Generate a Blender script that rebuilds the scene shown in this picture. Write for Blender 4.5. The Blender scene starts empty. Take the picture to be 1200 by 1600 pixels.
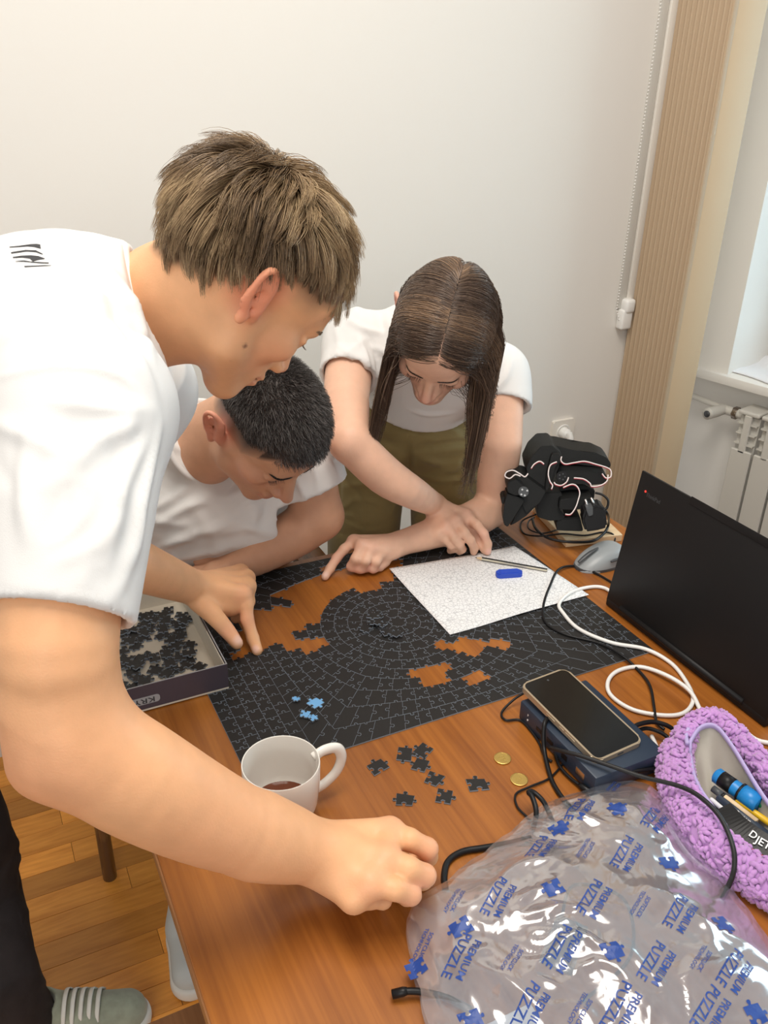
import bpy, bmesh, math, random
import numpy as np
from mathutils import Vector, Matrix
from mathutils.bvhtree import BVHTree

sc = bpy.context.scene
COL = sc.collection
A = np.array

# ------------------------------------------------------------------ camera
# world: table top is z = 0, the jigsaw (0.70 x 0.50 m) is centred on the origin, metres
FPX = 1365.0
CAM_YAW, CAM_PITCH, CAM_ROLL = 0.4680, 0.4690, 0.0262
CAM_POS = A([-0.592, -1.108, 0.849])
_cy, _sy, _cp, _sp = math.cos(CAM_YAW), math.sin(CAM_YAW), math.cos(CAM_PITCH), math.sin(CAM_PITCH)
_w = A([_sy*_cp, _cy*_cp, -_sp]); _r0 = A([_cy, -_sy, 0.0]); _u0 = np.cross(_r0, _w)
_cr, _sr = math.cos(CAM_ROLL), math.sin(CAM_ROLL)
CR = _cr*_r0 + _sr*_u0; CU = -_sr*_r0 + _cr*_u0; CW = _w
cam_data = bpy.data.cameras.new('camera')
cam_data.sensor_fit = 'VERTICAL'; cam_data.sensor_height = 24.0
cam_data.lens = FPX/1600.0*24.0
cam_data.clip_start = 0.05
cam = bpy.data.objects.new('camera', cam_data); COL.objects.link(cam)
cam.matrix_world = Matrix(((CR[0], CU[0], -CW[0], CAM_POS[0]), (CR[1], CU[1], -CW[1], CAM_POS[1]),
                           (CR[2], CU[2], -CW[2], CAM_POS[2]), (0, 0, 0, 1)))
sc.camera = cam

# ------------------------------------------------------------------ light and exposure
sc.view_settings.view_transform = 'Standard'; sc.view_settings.look = 'None'
sc.view_settings.gamma = 1.0; sc.view_settings.use_curve_mapping = False
sc.view_settings.exposure = 0.17
world = bpy.data.worlds.new('daylight'); sc.world = world; world.use_nodes = True
wb = world.node_tree.nodes['Background']
wb.inputs[0].default_value = (1.0, 0.98, 0.95, 1); wb.inputs[1].default_value = 0.46
def area(name, loc, target, size, power, col):
    d = bpy.data.lights.new(name, 'AREA'); d.shape = 'RECTANGLE'; d.size, d.size_y = size
    d.energy = power; d.color = col
    o = bpy.data.objects.new(name, d); COL.objects.link(o); o.location = loc
    o.rotation_euler = (Vector(target)-Vector(loc)).to_track_quat('-Z', 'Y').to_euler()
    return o
area('ceiling_lamp', (-0.25, -0.45, 2.55), (-0.1, -0.1, 0), (1.0, 1.4), 48, (1.0, 0.93, 0.84))
area('rear_window_stand_in', (-1.9, -2.6, 1.3), (0.1, 0.1, 0.1), (1.6, 1.6), 24, (1.0, 0.97, 0.93))  # area light added behind the camera, standing in for an unseen window
area('side_window_daylight', (2.9, -0.2, 0.9), (1.2, 0.6, 0.2), (1.2, 1.6), 27, (0.86, 0.95, 1.0))

# ------------------------------------------------------------------ helpers
def ray(px, py): return CW + (px-600)/FPX*CR - (py-800)/FPX*CU
def S(px, py, t): return CAM_POS + t*ray(px, py)                 # point seen at px,py, t metres along the axis
def H(px, py, z=0.0):                                            # point seen at px,py on the level z
    d = ray(px, py); return CAM_POS + (z-CAM_POS[2])/d[2]*d
def onx(px, py, x):
    d = ray(px, py); return CAM_POS + (x-CAM_POS[0])/d[0]*d
def ony(px, py, y):
    d = ray(px, py); return CAM_POS + (y-CAM_POS[1])/d[1]*d
def nrm(v):
    v = A(v, float); return v/np.linalg.norm(v)

def tag(o, label, cat, group=None):
    o['label'] = label; o['category'] = cat
    if group: o['group'] = group
    return o
def struct(o): o['kind'] = 'structure'; return o
def empty(name, loc=(0, 0, 0)):
    o = bpy.data.objects.new(name, None); o.empty_display_size = 0.05; COL.objects.link(o); o.location = loc; return o
def world_of(o):
    m = o.matrix_basis.copy()
    return m if o.parent is None else world_of(o.parent) @ o.matrix_parent_inverse @ m
def link(name, me, parent=None):
    o = bpy.data.objects.new(name, me); COL.objects.link(o)
    if parent is not None:
        o.parent = parent; o.matrix_parent_inverse = world_of(parent).inverted()
    return o
def mesh(name, verts, faces, mats, parent=None, smooth=False, idx=None, colors=None):
    me = bpy.data.meshes.new(name)
    me.from_pydata([tuple(map(float, v)) for v in verts] if not isinstance(verts, np.ndarray) else verts.tolist(), [], faces if not isinstance(faces, np.ndarray) else faces.tolist())
    for m in (mats if isinstance(mats, (list, tuple)) else [mats]): me.materials.append(m)
    if idx is not None: me.polygons.foreach_set('material_index', A(idx, dtype=np.int32))
    if smooth: me.polygons.foreach_set('use_smooth', np.ones(len(me.polygons), dtype=bool))
    if colors is not None:
        ca = me.color_attributes.new('Col', 'FLOAT_COLOR', 'POINT')
        c4 = np.ones((len(verts), 4), dtype=np.float32); c4[:, :3] = colors
        ca.data.foreach_set('color', c4.ravel())
    me.update()
    return link(name, me, parent)
def from_bm(name, bm, mats, parent=None, smooth=False):
    bmesh.ops.recalc_face_normals(bm, faces=bm.faces[:])
    me = bpy.data.meshes.new(name); bm.to_mesh(me); bm.free()
    for m in (mats if isinstance(mats, (list, tuple)) else [mats]): me.materials.append(m)
    if smooth:
        me.polygons.foreach_set('use_smooth', np.ones(len(me.polygons), dtype=bool))
        try: me.set_sharp_from_angle(angle=math.radians(40))
        except Exception: pass
    return link(name, me, parent)
def rot_frame(x=None, y=None, z=None):
    return Matrix(((x[0], y[0], z[0]), (x[1], y[1], z[1]), (x[2], y[2], z[2])))
def bm_box(bm, lo, hi, bevel=0.0, seg=2, M=None, mi=0):
    vs = [bm.verts.new((x, y, z)) for z in (lo[2], hi[2]) for y in (lo[1], hi[1]) for x in (lo[0], hi[0])]
    fs = [bm.faces.new([vs[i] for i in f]) for f in ((0, 2, 3, 1), (4, 5, 7, 6), (0, 1, 5, 4), (2, 6, 7, 3), (0, 4, 6, 2), (1, 3, 7, 5))]
    for f in fs: f.material_index = mi
    if bevel > 0:
        es = list({e for f in fs for e in f.edges})
        g = bmesh.ops.bevel(bm, geom=es, offset=bevel, segments=seg, affect='EDGES', profile=0.5)
        vs = list({v for f in g['faces'] for v in f.verts} | {v for v in vs if v.is_valid})
    vs = [v for v in vs if v.is_valid]
    if M is not None: bmesh.ops.transform(bm, matrix=M, verts=vs)
    return vs
def box(name, lo, hi, mat, parent=None, bevel=0.0, seg=2, M=None):
    bm = bmesh.new(); bm_box(bm, lo, hi, bevel, seg, M)
    return from_bm(name, bm, mat, parent, smooth=bevel > 0)
def bm_lathe(bm, prof, n=32, M=None, cap=True):
    rings = []
    for (r, z) in prof:
        if r < 1e-6: rings.append([bm.verts.new((0, 0, z))])
        else: rings.append([bm.verts.new((r*math.cos(2*math.pi*i/n), r*math.sin(2*math.pi*i/n), z)) for i in range(n)])
    for a, b in zip(rings[:-1], rings[1:]):
        for i in range(n):
            j = (i+1) % n
            if len(a) == 1 and len(b) == 1: continue
            if len(a) == 1: bm.faces.new((a[0], b[i], b[j]))
            elif len(b) == 1: bm.faces.new((a[i], a[j], b[0]))
            else: bm.faces.new((a[i], a[j], b[j], b[i]))
    vs = [v for r in rings for v in r]
    if M is not None: bmesh.ops.transform(bm, matrix=M, verts=vs)
    return vs
def spline(pts, n=8, closed=False):
    P = [A(p, float) for p in pts]; out = []
    m = len(P)
    rng = range(m if closed else m-1)
    for i in rng:
        if closed: p0, p1, p2, p3 = P[(i-1) % m], P[i], P[(i+1) % m], P[(i+2) % m]
        else: p0, p1, p2, p3 = P[max(i-1, 0)], P[i], P[i+1], P[min(i+2, m-1)]
        for k in range(n):
            t = k/n
            out.append(0.5*((2*p1)+(-p0+p2)*t+(2*p0-5*p1+4*p2-p3)*t*t+(-p0+3*p1-3*p2+p3)*t**3))
    if not closed: out.append(P[-1])
    return out
def tube_data(path, rad, sides=8, closed=False, flat=1.0):
    P = A(path, float); n = len(P)
    T = np.gradient(P, axis=0)
    if closed: T = (np.roll(P, -1, 0)-np.roll(P, 1, 0))
    T /= np.linalg.norm(T, axis=1)[:, None]+1e-12
    ref = A([0, 0, 1.0]) if abs(T[0][2]) < 0.9 else A([1.0, 0, 0])
    u = np.cross(T[0], ref); u /= np.linalg.norm(u)
    R = np.full(n, rad) if np.isscalar(rad) else np.interp(np.linspace(0, 1, n), np.linspace(0, 1, len(rad)), rad)
    V = []
    for i in range(n):
        u = u - (u@T[i])*T[i]; u /= np.linalg.norm(u)+1e-12; v = np.cross(T[i], u)
        for k in range(sides):
            a = 2*math.pi*k/sides
            V.append(P[i]+R[i]*(math.cos(a)*u+flat*math.sin(a)*v))
    F = []
    for i in range(n if closed else n-1):
        for k in range(sides):
            a, b = i*sides+k, i*sides+(k+1) % sides; i2 = (i+1) % n
            F.append((a, b, i2*sides+(k+1) % sides, i2*sides+k))
    if not closed:
        F.append(tuple(range(sides))[::-1]); F.append(tuple(range((n-1)*sides, n*sides)))
    return V, F
def tube(name, pts, rad, mat, parent=None, n=6, sides=8, closed=False, smooth_path=True, flat=1.0):
    path = spline(pts, n, closed) if smooth_path else pts
    V, F = tube_data(path, rad, sides, closed, flat)
    return mesh(name, A(V), F, mat, parent, smooth=True)
def prism(name, outline, z0, z1, mat, parent=None, M=None, bevel=0.0):
    bm = bmesh.new(); n = len(outline)
    a = [bm.verts.new((x, y, z0)) for x, y in outline]; b = [bm.verts.new((x, y, z1)) for x, y in outline]
    bm.faces.new(a[::-1]); top = bm.faces.new(b)
    for i in range(n): bm.faces.new((a[i], a[(i+1) % n], b[(i+1) % n], b[i]))
    if bevel: bmesh.ops.bevel(bm, geom=list(top.edges), offset=bevel, segments=2, affect='EDGES')
    if M is not None: bm.transform(M)
    return from_bm(name, bm, mat, parent, smooth=bevel > 0)
def round_rect(w, h, r, n=6, cx=0, cy=0):
    out = []
    for sx, sy, a0 in ((1, 1, 0), (-1, 1, 90), (-1, -1, 180), (1, -1, 270)):
        for k in range(n+1):
            a = math.radians(a0+90*k/n); out.append((cx+sx*(w/2-r)+r*math.cos(a), cy+sy*(h/2-r)+r*math.sin(a)))
    return out

# ------------------------------------------------------------------ materials
def mat(name, col, rough=0.5, metal=0.0, spec=0.5, noise=None, bump=None, coat=0.0, sss=0.0, sheen=0.0, vcol=False):
    m = bpy.data.materials.new(name); m.use_nodes = True; nt = m.node_tree; b = nt.nodes['Principled BSDF']
    b.inputs['Base Color'].default_value = (*col, 1); b.inputs['Roughness'].default_value = rough
    b.inputs['Metallic'].default_value = metal; b.inputs['Specular IOR Level'].default_value = spec
    b.inputs['Coat Weight'].default_value = coat; b.inputs['Sheen Weight'].default_value = sheen
    if sss:
        b.inputs['Subsurface Weight'].default_value = sss; b.inputs['Subsurface Radius'].default_value = (0.012, 0.005, 0.003)
        b.inputs['Subsurface Scale'].default_value = 1.0
    tc = nt.nodes.new('ShaderNodeTexCoord')
    src = None
    if vcol:
        at = nt.nodes.new('ShaderNodeVertexColor'); at.layer_name = 'Col'; src = at.outputs['Color']
        nt.links.new(src, b.inputs['Base Color'])
    if noise:                                           # (scale, amount)
        no = nt.nodes.new('ShaderNodeTexNoise'); no.inputs['Scale'].default_value = noise[0]; no.inputs['Detail'].default_value = 5
        nt.links.new(tc.outputs['Object'], no.inputs['Vector'])
        mr = nt.nodes.new('ShaderNodeMapRange'); mr.inputs['From Min'].default_value = 0.3; mr.inputs['From Max'].default_value = 0.7
        mr.inputs['To Min'].default_value = 1-noise[1]; mr.inputs['To Max'].default_value = 1+noise[1]
        nt.links.new(no.outputs['Fac'], mr.inputs['Value'])
        mx = nt.nodes.new('ShaderNodeMix'); mx.data_type = 'RGBA'; mx.blend_type = 'MULTIPLY'; mx.inputs['Factor'].default_value = 1
        if src is not None: nt.links.new(src, mx.inputs[6])
        else: mx.inputs[6].default_value = (*col, 1)
        nt.links.new(mr.outputs['Result'], mx.inputs[7]); nt.links.new(mx.outputs[2], b.inputs['Base Color'])
    if bump:                                            # (scale, strength)
        nb = nt.nodes.new('ShaderNodeTexNoise'); nb.inputs['Scale'].default_value = bump[0]; nb.inputs['Detail'].default_value = 4
        nt.links.new(tc.outputs['Object'], nb.inputs['Vector'])
        bp = nt.nodes.new('ShaderNodeBump'); bp.inputs['Strength'].default_value = bump[1]; bp.inputs['Distance'].default_value = 0.002
        nt.links.new(nb.outputs['Fac'], bp.inputs['Height']); nt.links.new(bp.outputs['Normal'], b.inputs['Normal'])
    return m
def wood(name, c1, c2, scale=(60, 3.0, 60), rough=0.35, coat=0.15, rand=0.0, rot=0.0, streak=1.0):
    m = bpy.data.materials.new(name); m.use_nodes = True; nt = m.node_tree; b = nt.nodes['Principled BSDF']
    b.inputs['Roughness'].default_value = rough; b.inputs['Coat Weight'].default_value = coat; b.inputs['Coat Roughness'].default_value = 0.25
    tc = nt.nodes.new('ShaderNodeTexCoord'); mp = nt.nodes.new('ShaderNodeMapping'); mp.inputs['Scale'].default_value = scale
    mp.inputs['Rotation'].default_value = (0, 0, rot)
    nt.links.new(tc.outputs['Object'], mp.inputs['Vector'])
    no = nt.nodes.new('ShaderNodeTexNoise'); no.inputs['Scale'].default_value = 1.0; no.inputs['Detail'].default_value = 6; no.inputs['Roughness'].default_value = 0.65
    no.inputs['Distortion'].default_value = 0.6
    nt.links.new(mp.outputs['Vector'], no.inputs['Vector'])
    m2 = nt.nodes.new('ShaderNodeMapping'); m2.inputs['Scale'].default_value = (scale[0]*6, scale[1]*2, scale[2]*6); m2.inputs['Rotation'].default_value = (0, 0, rot)
    nt.links.new(tc.outputs['Object'], m2.inputs['Vector'])
    n2 = nt.nodes.new('ShaderNodeTexNoise'); n2.inputs['Scale'].default_value = 1.0; n2.inputs['Detail'].default_value = 3
    nt.links.new(m2.outputs['Vector'], n2.inputs['Vector'])
    add = nt.nodes.new('ShaderNodeMath'); add.operation = 'MULTIPLY_ADD'; add.inputs[1].default_value = 0.45*streak
    nt.links.new(n2.outputs['Fac'], add.inputs[0]); nt.links.new(no.outputs['Fac'], add.inputs[2])
    cr = nt.nodes.new('ShaderNodeValToRGB'); cr.color_ramp.elements[0].position = 0.48; cr.color_ramp.elements[1].position = 0.92
    cr.color_ramp.elements[0].color = (*c1, 1); cr.color_ramp.elements[1].color = (*c2, 1)
    nt.links.new(add.outputs[0], cr.inputs['Fac'])
    out = cr.outputs['Color']
    if rand:
        oi = nt.nodes.new('ShaderNodeObjectInfo'); mr = nt.nodes.new('ShaderNodeMapRange')
        mr.inputs['To Min'].default_value = 1-rand; mr.inputs['To Max'].default_value = 1+rand
        nt.links.new(oi.outputs['Random'], mr.inputs['Value'])
        mx = nt.nodes.new('ShaderNodeMix'); mx.data_type = 'RGBA'; mx.blend_type = 'MULTIPLY'; mx.inputs['Factor'].default_value = 1
        nt.links.new(out, mx.inputs[6]); nt.links.new(mr.outputs['Result'], mx.inputs[7]); out = mx.outputs[2]
    nt.links.new(out, b.inputs['Base Color'])
    return m
M = {}
M['wall'] = mat('wall_paint', (0.765, 0.735, 0.685), 0.85, bump=(90, 0.06), spec=0.2)
M['wall_white'] = mat('white_paint', (0.80, 0.78, 0.74), 0.8, bump=(60, 0.08), spec=0.2)
M['trim'] = mat('baseboard_paint', (0.80, 0.76, 0.69), 0.5)
M['beige'] = mat('column_beige', (0.60, 0.445, 0.28), 0.6)
M['flute'] = mat('column_fluted_beige', (0.47, 0.35, 0.23), 0.6)
M['table'] = wood('table_veneer', (0.205, 0.058, 0.007), (0.40, 0.138, 0.021), (26, 1.1, 26), 0.36, 0.12)
M['edge'] = wood('table_edge', (0.22, 0.09, 0.03), (0.38, 0.17, 0.06), (26, 1.1, 26), 0.45, 0.1)
M['parquet'] = wood('parquet_oak', (0.54, 0.195, 0.022), (0.85, 0.375, 0.065), (2.2, 38, 38), 0.36, 0.2, rand=0.38)
M['floorbase'] = mat('floor_joint', (0.12, 0.06, 0.025), 0.7)
M['chairwood'] = wood('chair_wood', (0.06, 0.022, 0.008), (0.22, 0.085, 0.025), (40, 4, 40), 0.35, 0.2)
M['chrome'] = mat('brown_metal_tube', (0.30, 0.25, 0.21), 0.25, 0.9)
M['black'] = mat('black_plastic', (0.008, 0.008, 0.009), 0.40, spec=0.3)
M['blacksoft'] = mat('black_rubber', (0.010, 0.010, 0.011), 0.5)
M['robot'] = mat('black_printed_plastic', (0.007, 0.0075, 0.0075), 0.5, bump=(400, 0.15), spec=0.25)
M['white'] = mat('white_plastic', (0.82, 0.81, 0.78), 0.35)
M['whitecable'] = mat('white_cable', (0.84, 0.83, 0.80), 0.4)
M['metal'] = mat('bright_metal', (0.75, 0.75, 0.74), 0.25, 1.0)
M['rad'] = mat('radiator_enamel', (0.62, 0.60, 0.55), 0.45)
M['pieceblack'] = mat('jigsaw_black', (0.019, 0.018, 0.0175), 0.52, bump=(700, 0.12), spec=0.3)
M['pieceedge'] = mat('jigsaw_cut_edge', (0.20, 0.235, 0.28), 0.6)
M['pieceblue'] = mat('jigsaw_blue_back', (0.17, 0.42, 0.74), 0.6)
M['ceramic'] = mat('white_ceramic', (0.88, 0.86, 0.80), 0.12, coat=0.5)
M['coffee'] = mat('coffee', (0.12, 0.028, 0.008), 0.08, coat=0.3)
M['gold'] = mat('brass_coin', (0.62, 0.43, 0.13), 0.35, 0.85, bump=(500, 0.3))
M['screen'] = mat('phone_glass', (0.004, 0.0045, 0.005), 0.10, spec=0.4)
M['phonecase'] = mat('champagne_frame', (0.50, 0.41, 0.29), 0.32, 0.55)
M['dock'] = mat('navy_plastic', (0.022, 0.036, 0.062), 0.42)
M['laptop'] = mat('laptop_black', (0.010, 0.0095, 0.010), 0.50, spec=0.3)
M['mousegrey'] = mat('mouse_grey', (0.30, 0.32, 0.33), 0.38)
M['mousedark'] = mat('mouse_dark', (0.06, 0.065, 0.07), 0.4)
M['eraser'] = mat('blue_eraser', (0.02, 0.07, 0.50), 0.5)
M['board'] = wood('pine_board', (0.62, 0.43, 0.24), (0.78, 0.60, 0.38), (4, 40, 40), 0.55, 0.0)
M['boxside'] = mat('box_print', (0.060, 0.048, 0.062), 0.42, noise=(6, 0.15))
M['boxin'] = mat('box_inner', (0.56, 0.51, 0.42), 0.7, noise=(20, 0.06))
M['boxrim'] = mat('box_rim', (0.33, 0.33, 0.34), 0.6)
M['cloth'] = mat('white_cloth', (0.78, 0.79, 0.82), 0.8)
M['tee'] = mat('white_cotton', (0.745, 0.735, 0.72), 0.85, sheen=0.0, bump=(900, 0.12), spec=0.2)
M['pants'] = mat('olive_cotton', (0.29, 0.225, 0.095), 0.85, noise=(14, 0.10), bump=(900, 0.25), spec=0.2, sheen=0.2)
M['jeans'] = mat('charcoal_denim', (0.030, 0.024, 0.024), 0.8, noise=(18, 0.25), bump=(900, 0.3), spec=0.2)
M['greytrouser'] = mat('grey_denim', (0.20, 0.20, 0.21), 0.8, noise=(18, 0.2))
M['suede'] = mat('sage_suede', (0.30, 0.32, 0.24), 0.9, noise=(60, 0.12), sheen=0.3)
M['lace'] = mat('white_lace', (0.72, 0.70, 0.64), 0.8)
M['sole'] = mat('white_rubber_sole', (0.70, 0.68, 0.62), 0.6)
M['greyshoe'] = mat('pale_grey_shoe', (0.52, 0.54, 0.52), 0.7)
M['purple'] = mat('lilac_fleece', (0.52, 0.27, 0.60), 0.9, sheen=0.5, noise=(30, 0.12))
M['lining'] = mat('grey_lining', (0.40, 0.375, 0.32), 0.6, bump=(40, 0.4))
M['zip'] = mat('lilac_zip', (0.46, 0.38, 0.66), 0.6)
M['red'] = mat('red_band', (0.72, 0.03, 0.05), 0.5)
M['cyan'] = mat('blue_marker', (0.01, 0.22, 0.58), 0.35)
M['yellow'] = mat('yellow_pencil', (0.80, 0.50, 0.02), 0.4)
M['green'] = mat('green_pen', (0.01, 0.20, 0.07), 0.4)
M['ink'] = mat('blue_print', (0.013, 0.055, 0.27), 0.45)
M['inkwhite'] = mat('white_print', (0.85, 0.85, 0.85), 0.5)
M['inkblack'] = mat('black_print', (0.035, 0.035, 0.04), 0.7)
M['led'] = mat('red_led', (0.9, 0.02, 0.02), 0.3)
_b = M['led'].node_tree.nodes['Principled BSDF']; _b.inputs['Emission Color'].default_value = (1, 0.03, 0.02, 1); _b.inputs['Emission Strength'].default_value = 3
def text_mesh(s, size, depth=0.0, fine=None):
    cu = bpy.data.curves.new('txt', 'FONT'); cu.body = s; cu.size = size; cu.align_x = 'CENTER'; cu.align_y = 'CENTER'
    cu.resolution_u = 3; cu.extrude = depth; cu.offset = size*0.012
    ob = bpy.data.objects.new('txt', cu); COL.objects.link(ob)
    dg = bpy.context.evaluated_depsgraph_get(); me = bpy.data.meshes.new_from_object(ob.evaluated_get(dg))
    bm = bmesh.new(); bm.from_mesh(me)
    if fine:
        bmesh.ops.triangulate(bm, faces=bm.faces[:])
        for _ in range(3):
            es = [e for e in bm.edges if e.calc_length() > fine]
            if not es: break
            bmesh.ops.subdivide_edges(bm, edges=es, cuts=1); bmesh.ops.triangulate(bm, faces=bm.faces[:])
    V = A([tuple(v.co) for v in bm.verts]); bm.verts.index_update(); F = [[v.index for v in f.verts] for f in bm.faces]
    bm.free(); bpy.data.objects.remove(ob); bpy.data.curves.remove(cu); bpy.data.meshes.remove(me)
    return V, F
# ================================================================== the room
FLOOR = -0.755
WALL_Y = 0.875
rnd = random.Random(7)
def wall_plane(name, quad, m):
    return struct(mesh(name, quad, [(0, 1, 2, 3)], m))
struct(box('floor', (-3.2, -3.0, FLOOR-0.05), (2.6, 1.0, FLOOR-0.004), M['floorbase']))
floor = bpy.data.objects['floor']
# parquet: strips laid along x, ends staggered
pm_cache = {}
row = 0; y = -0.62; PW = 0.062
while y < WALL_Y-0.01:
    off = -2.0 + (0.11 if row % 2 else 0.0) + rnd.uniform(-0.02, 0.02)
    x = off
    k = 0
    while x < 0.35:
        L = 0.12 if (k % 4 == 1 and row % 3) else rnd.choice((0.30, 0.36, 0.42))
        key = (round(L, 2))
        if key not in pm_cache:
            bm = bmesh.new(); bm_box(bm, (0, 0, -0.004), (L-0.0008, PW-0.0008, 0.0), 0.0005, 1)
            me = bpy.data.meshes.new('parquet_strip'); bmesh.ops.recalc_face_normals(bm, faces=bm.faces[:]); bm.to_mesh(me); bm.free(); me.materials.append(M['parquet']); pm_cache[key] = me
        if x+L > -1.7:
            o = bpy.data.objects.new('parquet_strip', pm_cache[key]); COL.objects.link(o); o.location = (x, y, FLOOR+rnd.uniform(-0.0004, 0.0002)); o.parent = floor
        x += L; k += 1
    y += PW; row += 1
WALL_X1 = ony(949, 706, WALL_Y)[0]+0.06
struct(box('wall_back', (-3.2, WALL_Y, FLOOR), (WALL_X1, WALL_Y+0.1, 2.1), M['wall']))
bm = bmesh.new()
pr = [(0, 0), (0, 0.085), (-0.004, 0.089), (-0.014, 0.083), (-0.018, 0.078), (-0.018, 0.0)]
for x0 in (-3.2, 1.2):
    for (yy, zz) in pr: bm.verts.new((x0, WALL_Y+yy, FLOOR+zz))
bm.verts.ensure_lookup_table(); n = len(pr)
for i in range(n): bm.faces.new((bm.verts[i], bm.verts[(i+1) % n], bm.verts[n+(i+1) % n], bm.verts[n+i]))
bm.faces.new([bm.verts[i] for i in range(n)]); bm.faces.new([bm.verts[n+i] for i in range(n)])
struct(from_bm('baseboard_back', bm, M['trim']))

# fluted column between the wall and the window bay
cl = ony(949, 706, WALL_Y); CX = cl[0]
cm = onx(1019, 732, CX); CY = cm[1]
cr_ = ony(1060, 735, CY); CX2 = cr_[0]
col_e = empty('wall_column', (CX, CY, FLOOR)); struct(col_e)
box('column_core', (CX+0.012, CY, FLOOR), (CX2, WALL_Y+0.05, 2.1), M['beige'], col_e, bevel=0.003)
NF = 11; prof = []
for i in range(NF*8+1):
    t = i/(NF*8); ph = (t*NF) % 1.0
    d = 0.013*max(0.0, math.sin(math.pi*min(1, ph/0.62))) ** 0.45 if ph < 0.62 else 0.0
    prof.append((CX+0.012-0.002-d, CY+0.004+t*(WALL_Y-CY-0.004)))
V = []; F = []
for (x, y) in prof: V += [(x, y, FLOOR), (x, y, 2.1)]
for i in range(len(prof)-1): F.append((2*i, 2*i+1, 2*i+3, 2*i+2))
mesh('fluted_panel', V, F, M['flute'], col_e, smooth=True)
box('corner_bead', (CX-0.002, CY-0.002, FLOOR), (CX+0.013, CY+0.005, 2.1), M['flute'], col_e, bevel=0.0015)

# window bay beyond the column: low wall, sill, reveal, window
SZ = 0.0
s0 = H(1088, 575, SZ); s1 = H(1200, 606, SZ)
dw = nrm(s1-s0); dw[2] = 0; nw = A([-dw[1], dw[0], 0.0]);               # dw runs towards the camera along the sill
if nw[0] < 0: nw = -nw
def Wb(a, b, z): return tuple(s0 + a*dw + b*nw + A([0, 0, z-SZ]))        # along, into the wall, height
def wbox(name, lo, hi, m, parent=None, bevel=0.0):
    R = Matrix((( dw[0], nw[0], 0, s0[0]), (dw[1], nw[1], 0, s0[1]), (0, 0, 1, 0), (0, 0, 0, 1)))
    return box(name, lo, hi, m, parent, bevel, M=R)
struct(wbox('wall_window', (-0.75, 0.10, FLOOR), (1.9, 0.30, -0.035), M['wall_white']))
struct(wbox('wall_window_reveal', (-0.75, 0.02, -0.035), (0.10, 0.42, 2.1), M['wall_white']))
win = struct(empty('window_1', Wb(0.6, 0.3, 0)))
wbox('window_sill', (-0.3, 0.0, -0.030), (1.9, 0.34, 0.0), M['wall_white'], win, bevel=0.004)
wbox('frame_post', (0.10, 0.30, 0.0), (0.17, 0.37, 2.0), M['white'], win, bevel=0.004)
wbox('frame_rail', (0.17, 0.30, 0.0), (1.9, 0.37, 0.07), M['white'], win, bevel=0.004)
wbox('sash_stile', (0.185, 0.28, 0.07), (0.26, 0.33, 2.0), M['white'], win, bevel=0.004)
wbox('sash_rail', (0.26, 0.28, 0.07), (1.9, 0.33, 0.15), M['white'], win, bevel=0.004)
gm = bpy.data.materials.new('window_glass'); gm.use_nodes = True
_n = gm.node_tree.nodes; _bs = _n['Principled BSDF']; _bs.inputs['Base Color'].default_value = (0.75, 0.93, 1, 1); _bs.inputs['Roughness'].default_value = 0.05
_bs.inputs['Transmission Weight'].default_value = 1.0; _bs.inputs['IOR'].default_value = 1.02
wbox('pane', (0.26, 0.30, 0.15), (1.9, 0.306, 2.0), gm, win)
# cloth left on the sill
def grid_sheet(name, fn, nu, nv, m, parent=None, thick=0.0):
    V = [fn(i/nu, j/nv) for j in range(nv+1) for i in range(nu+1)]
    F = [(j*(nu+1)+i, j*(nu+1)+i+1, (j+1)*(nu+1)+i+1, (j+1)*(nu+1)+i) for j in range(nv) for i in range(nu)]
    o = mesh(name, V, F, m, parent, smooth=True)
    if thick:
        md = o.modifiers.new('thick', 'SOLIDIFY'); md.thickness = thick; md.offset = 1
    return o
def cloth_fn(u, v):
    a = -0.02+0.62*u; b = 0.02+0.26*v
    h = 0.075*math.exp(-((u-0.55)/0.28)**2)*math.exp(-((v-0.55)/0.4)**2)
    h += 0.018*math.sin(9*u+4*v+1)*math.sin(3.1*v) ** 2*(u > 0.02)
    edge = min(u, v, 1-u, 1-v)
    return Wb(a+0.04*math.sin(5*v), b+0.03*math.sin(7*u), 0.003+max(0, h)*min(1, edge*6))
tag(grid_sheet('cloth', cloth_fn, 40, 26, M['cloth'], None, 0.002), 'crumpled white cloth lying on the window sill', 'cloth')

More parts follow.
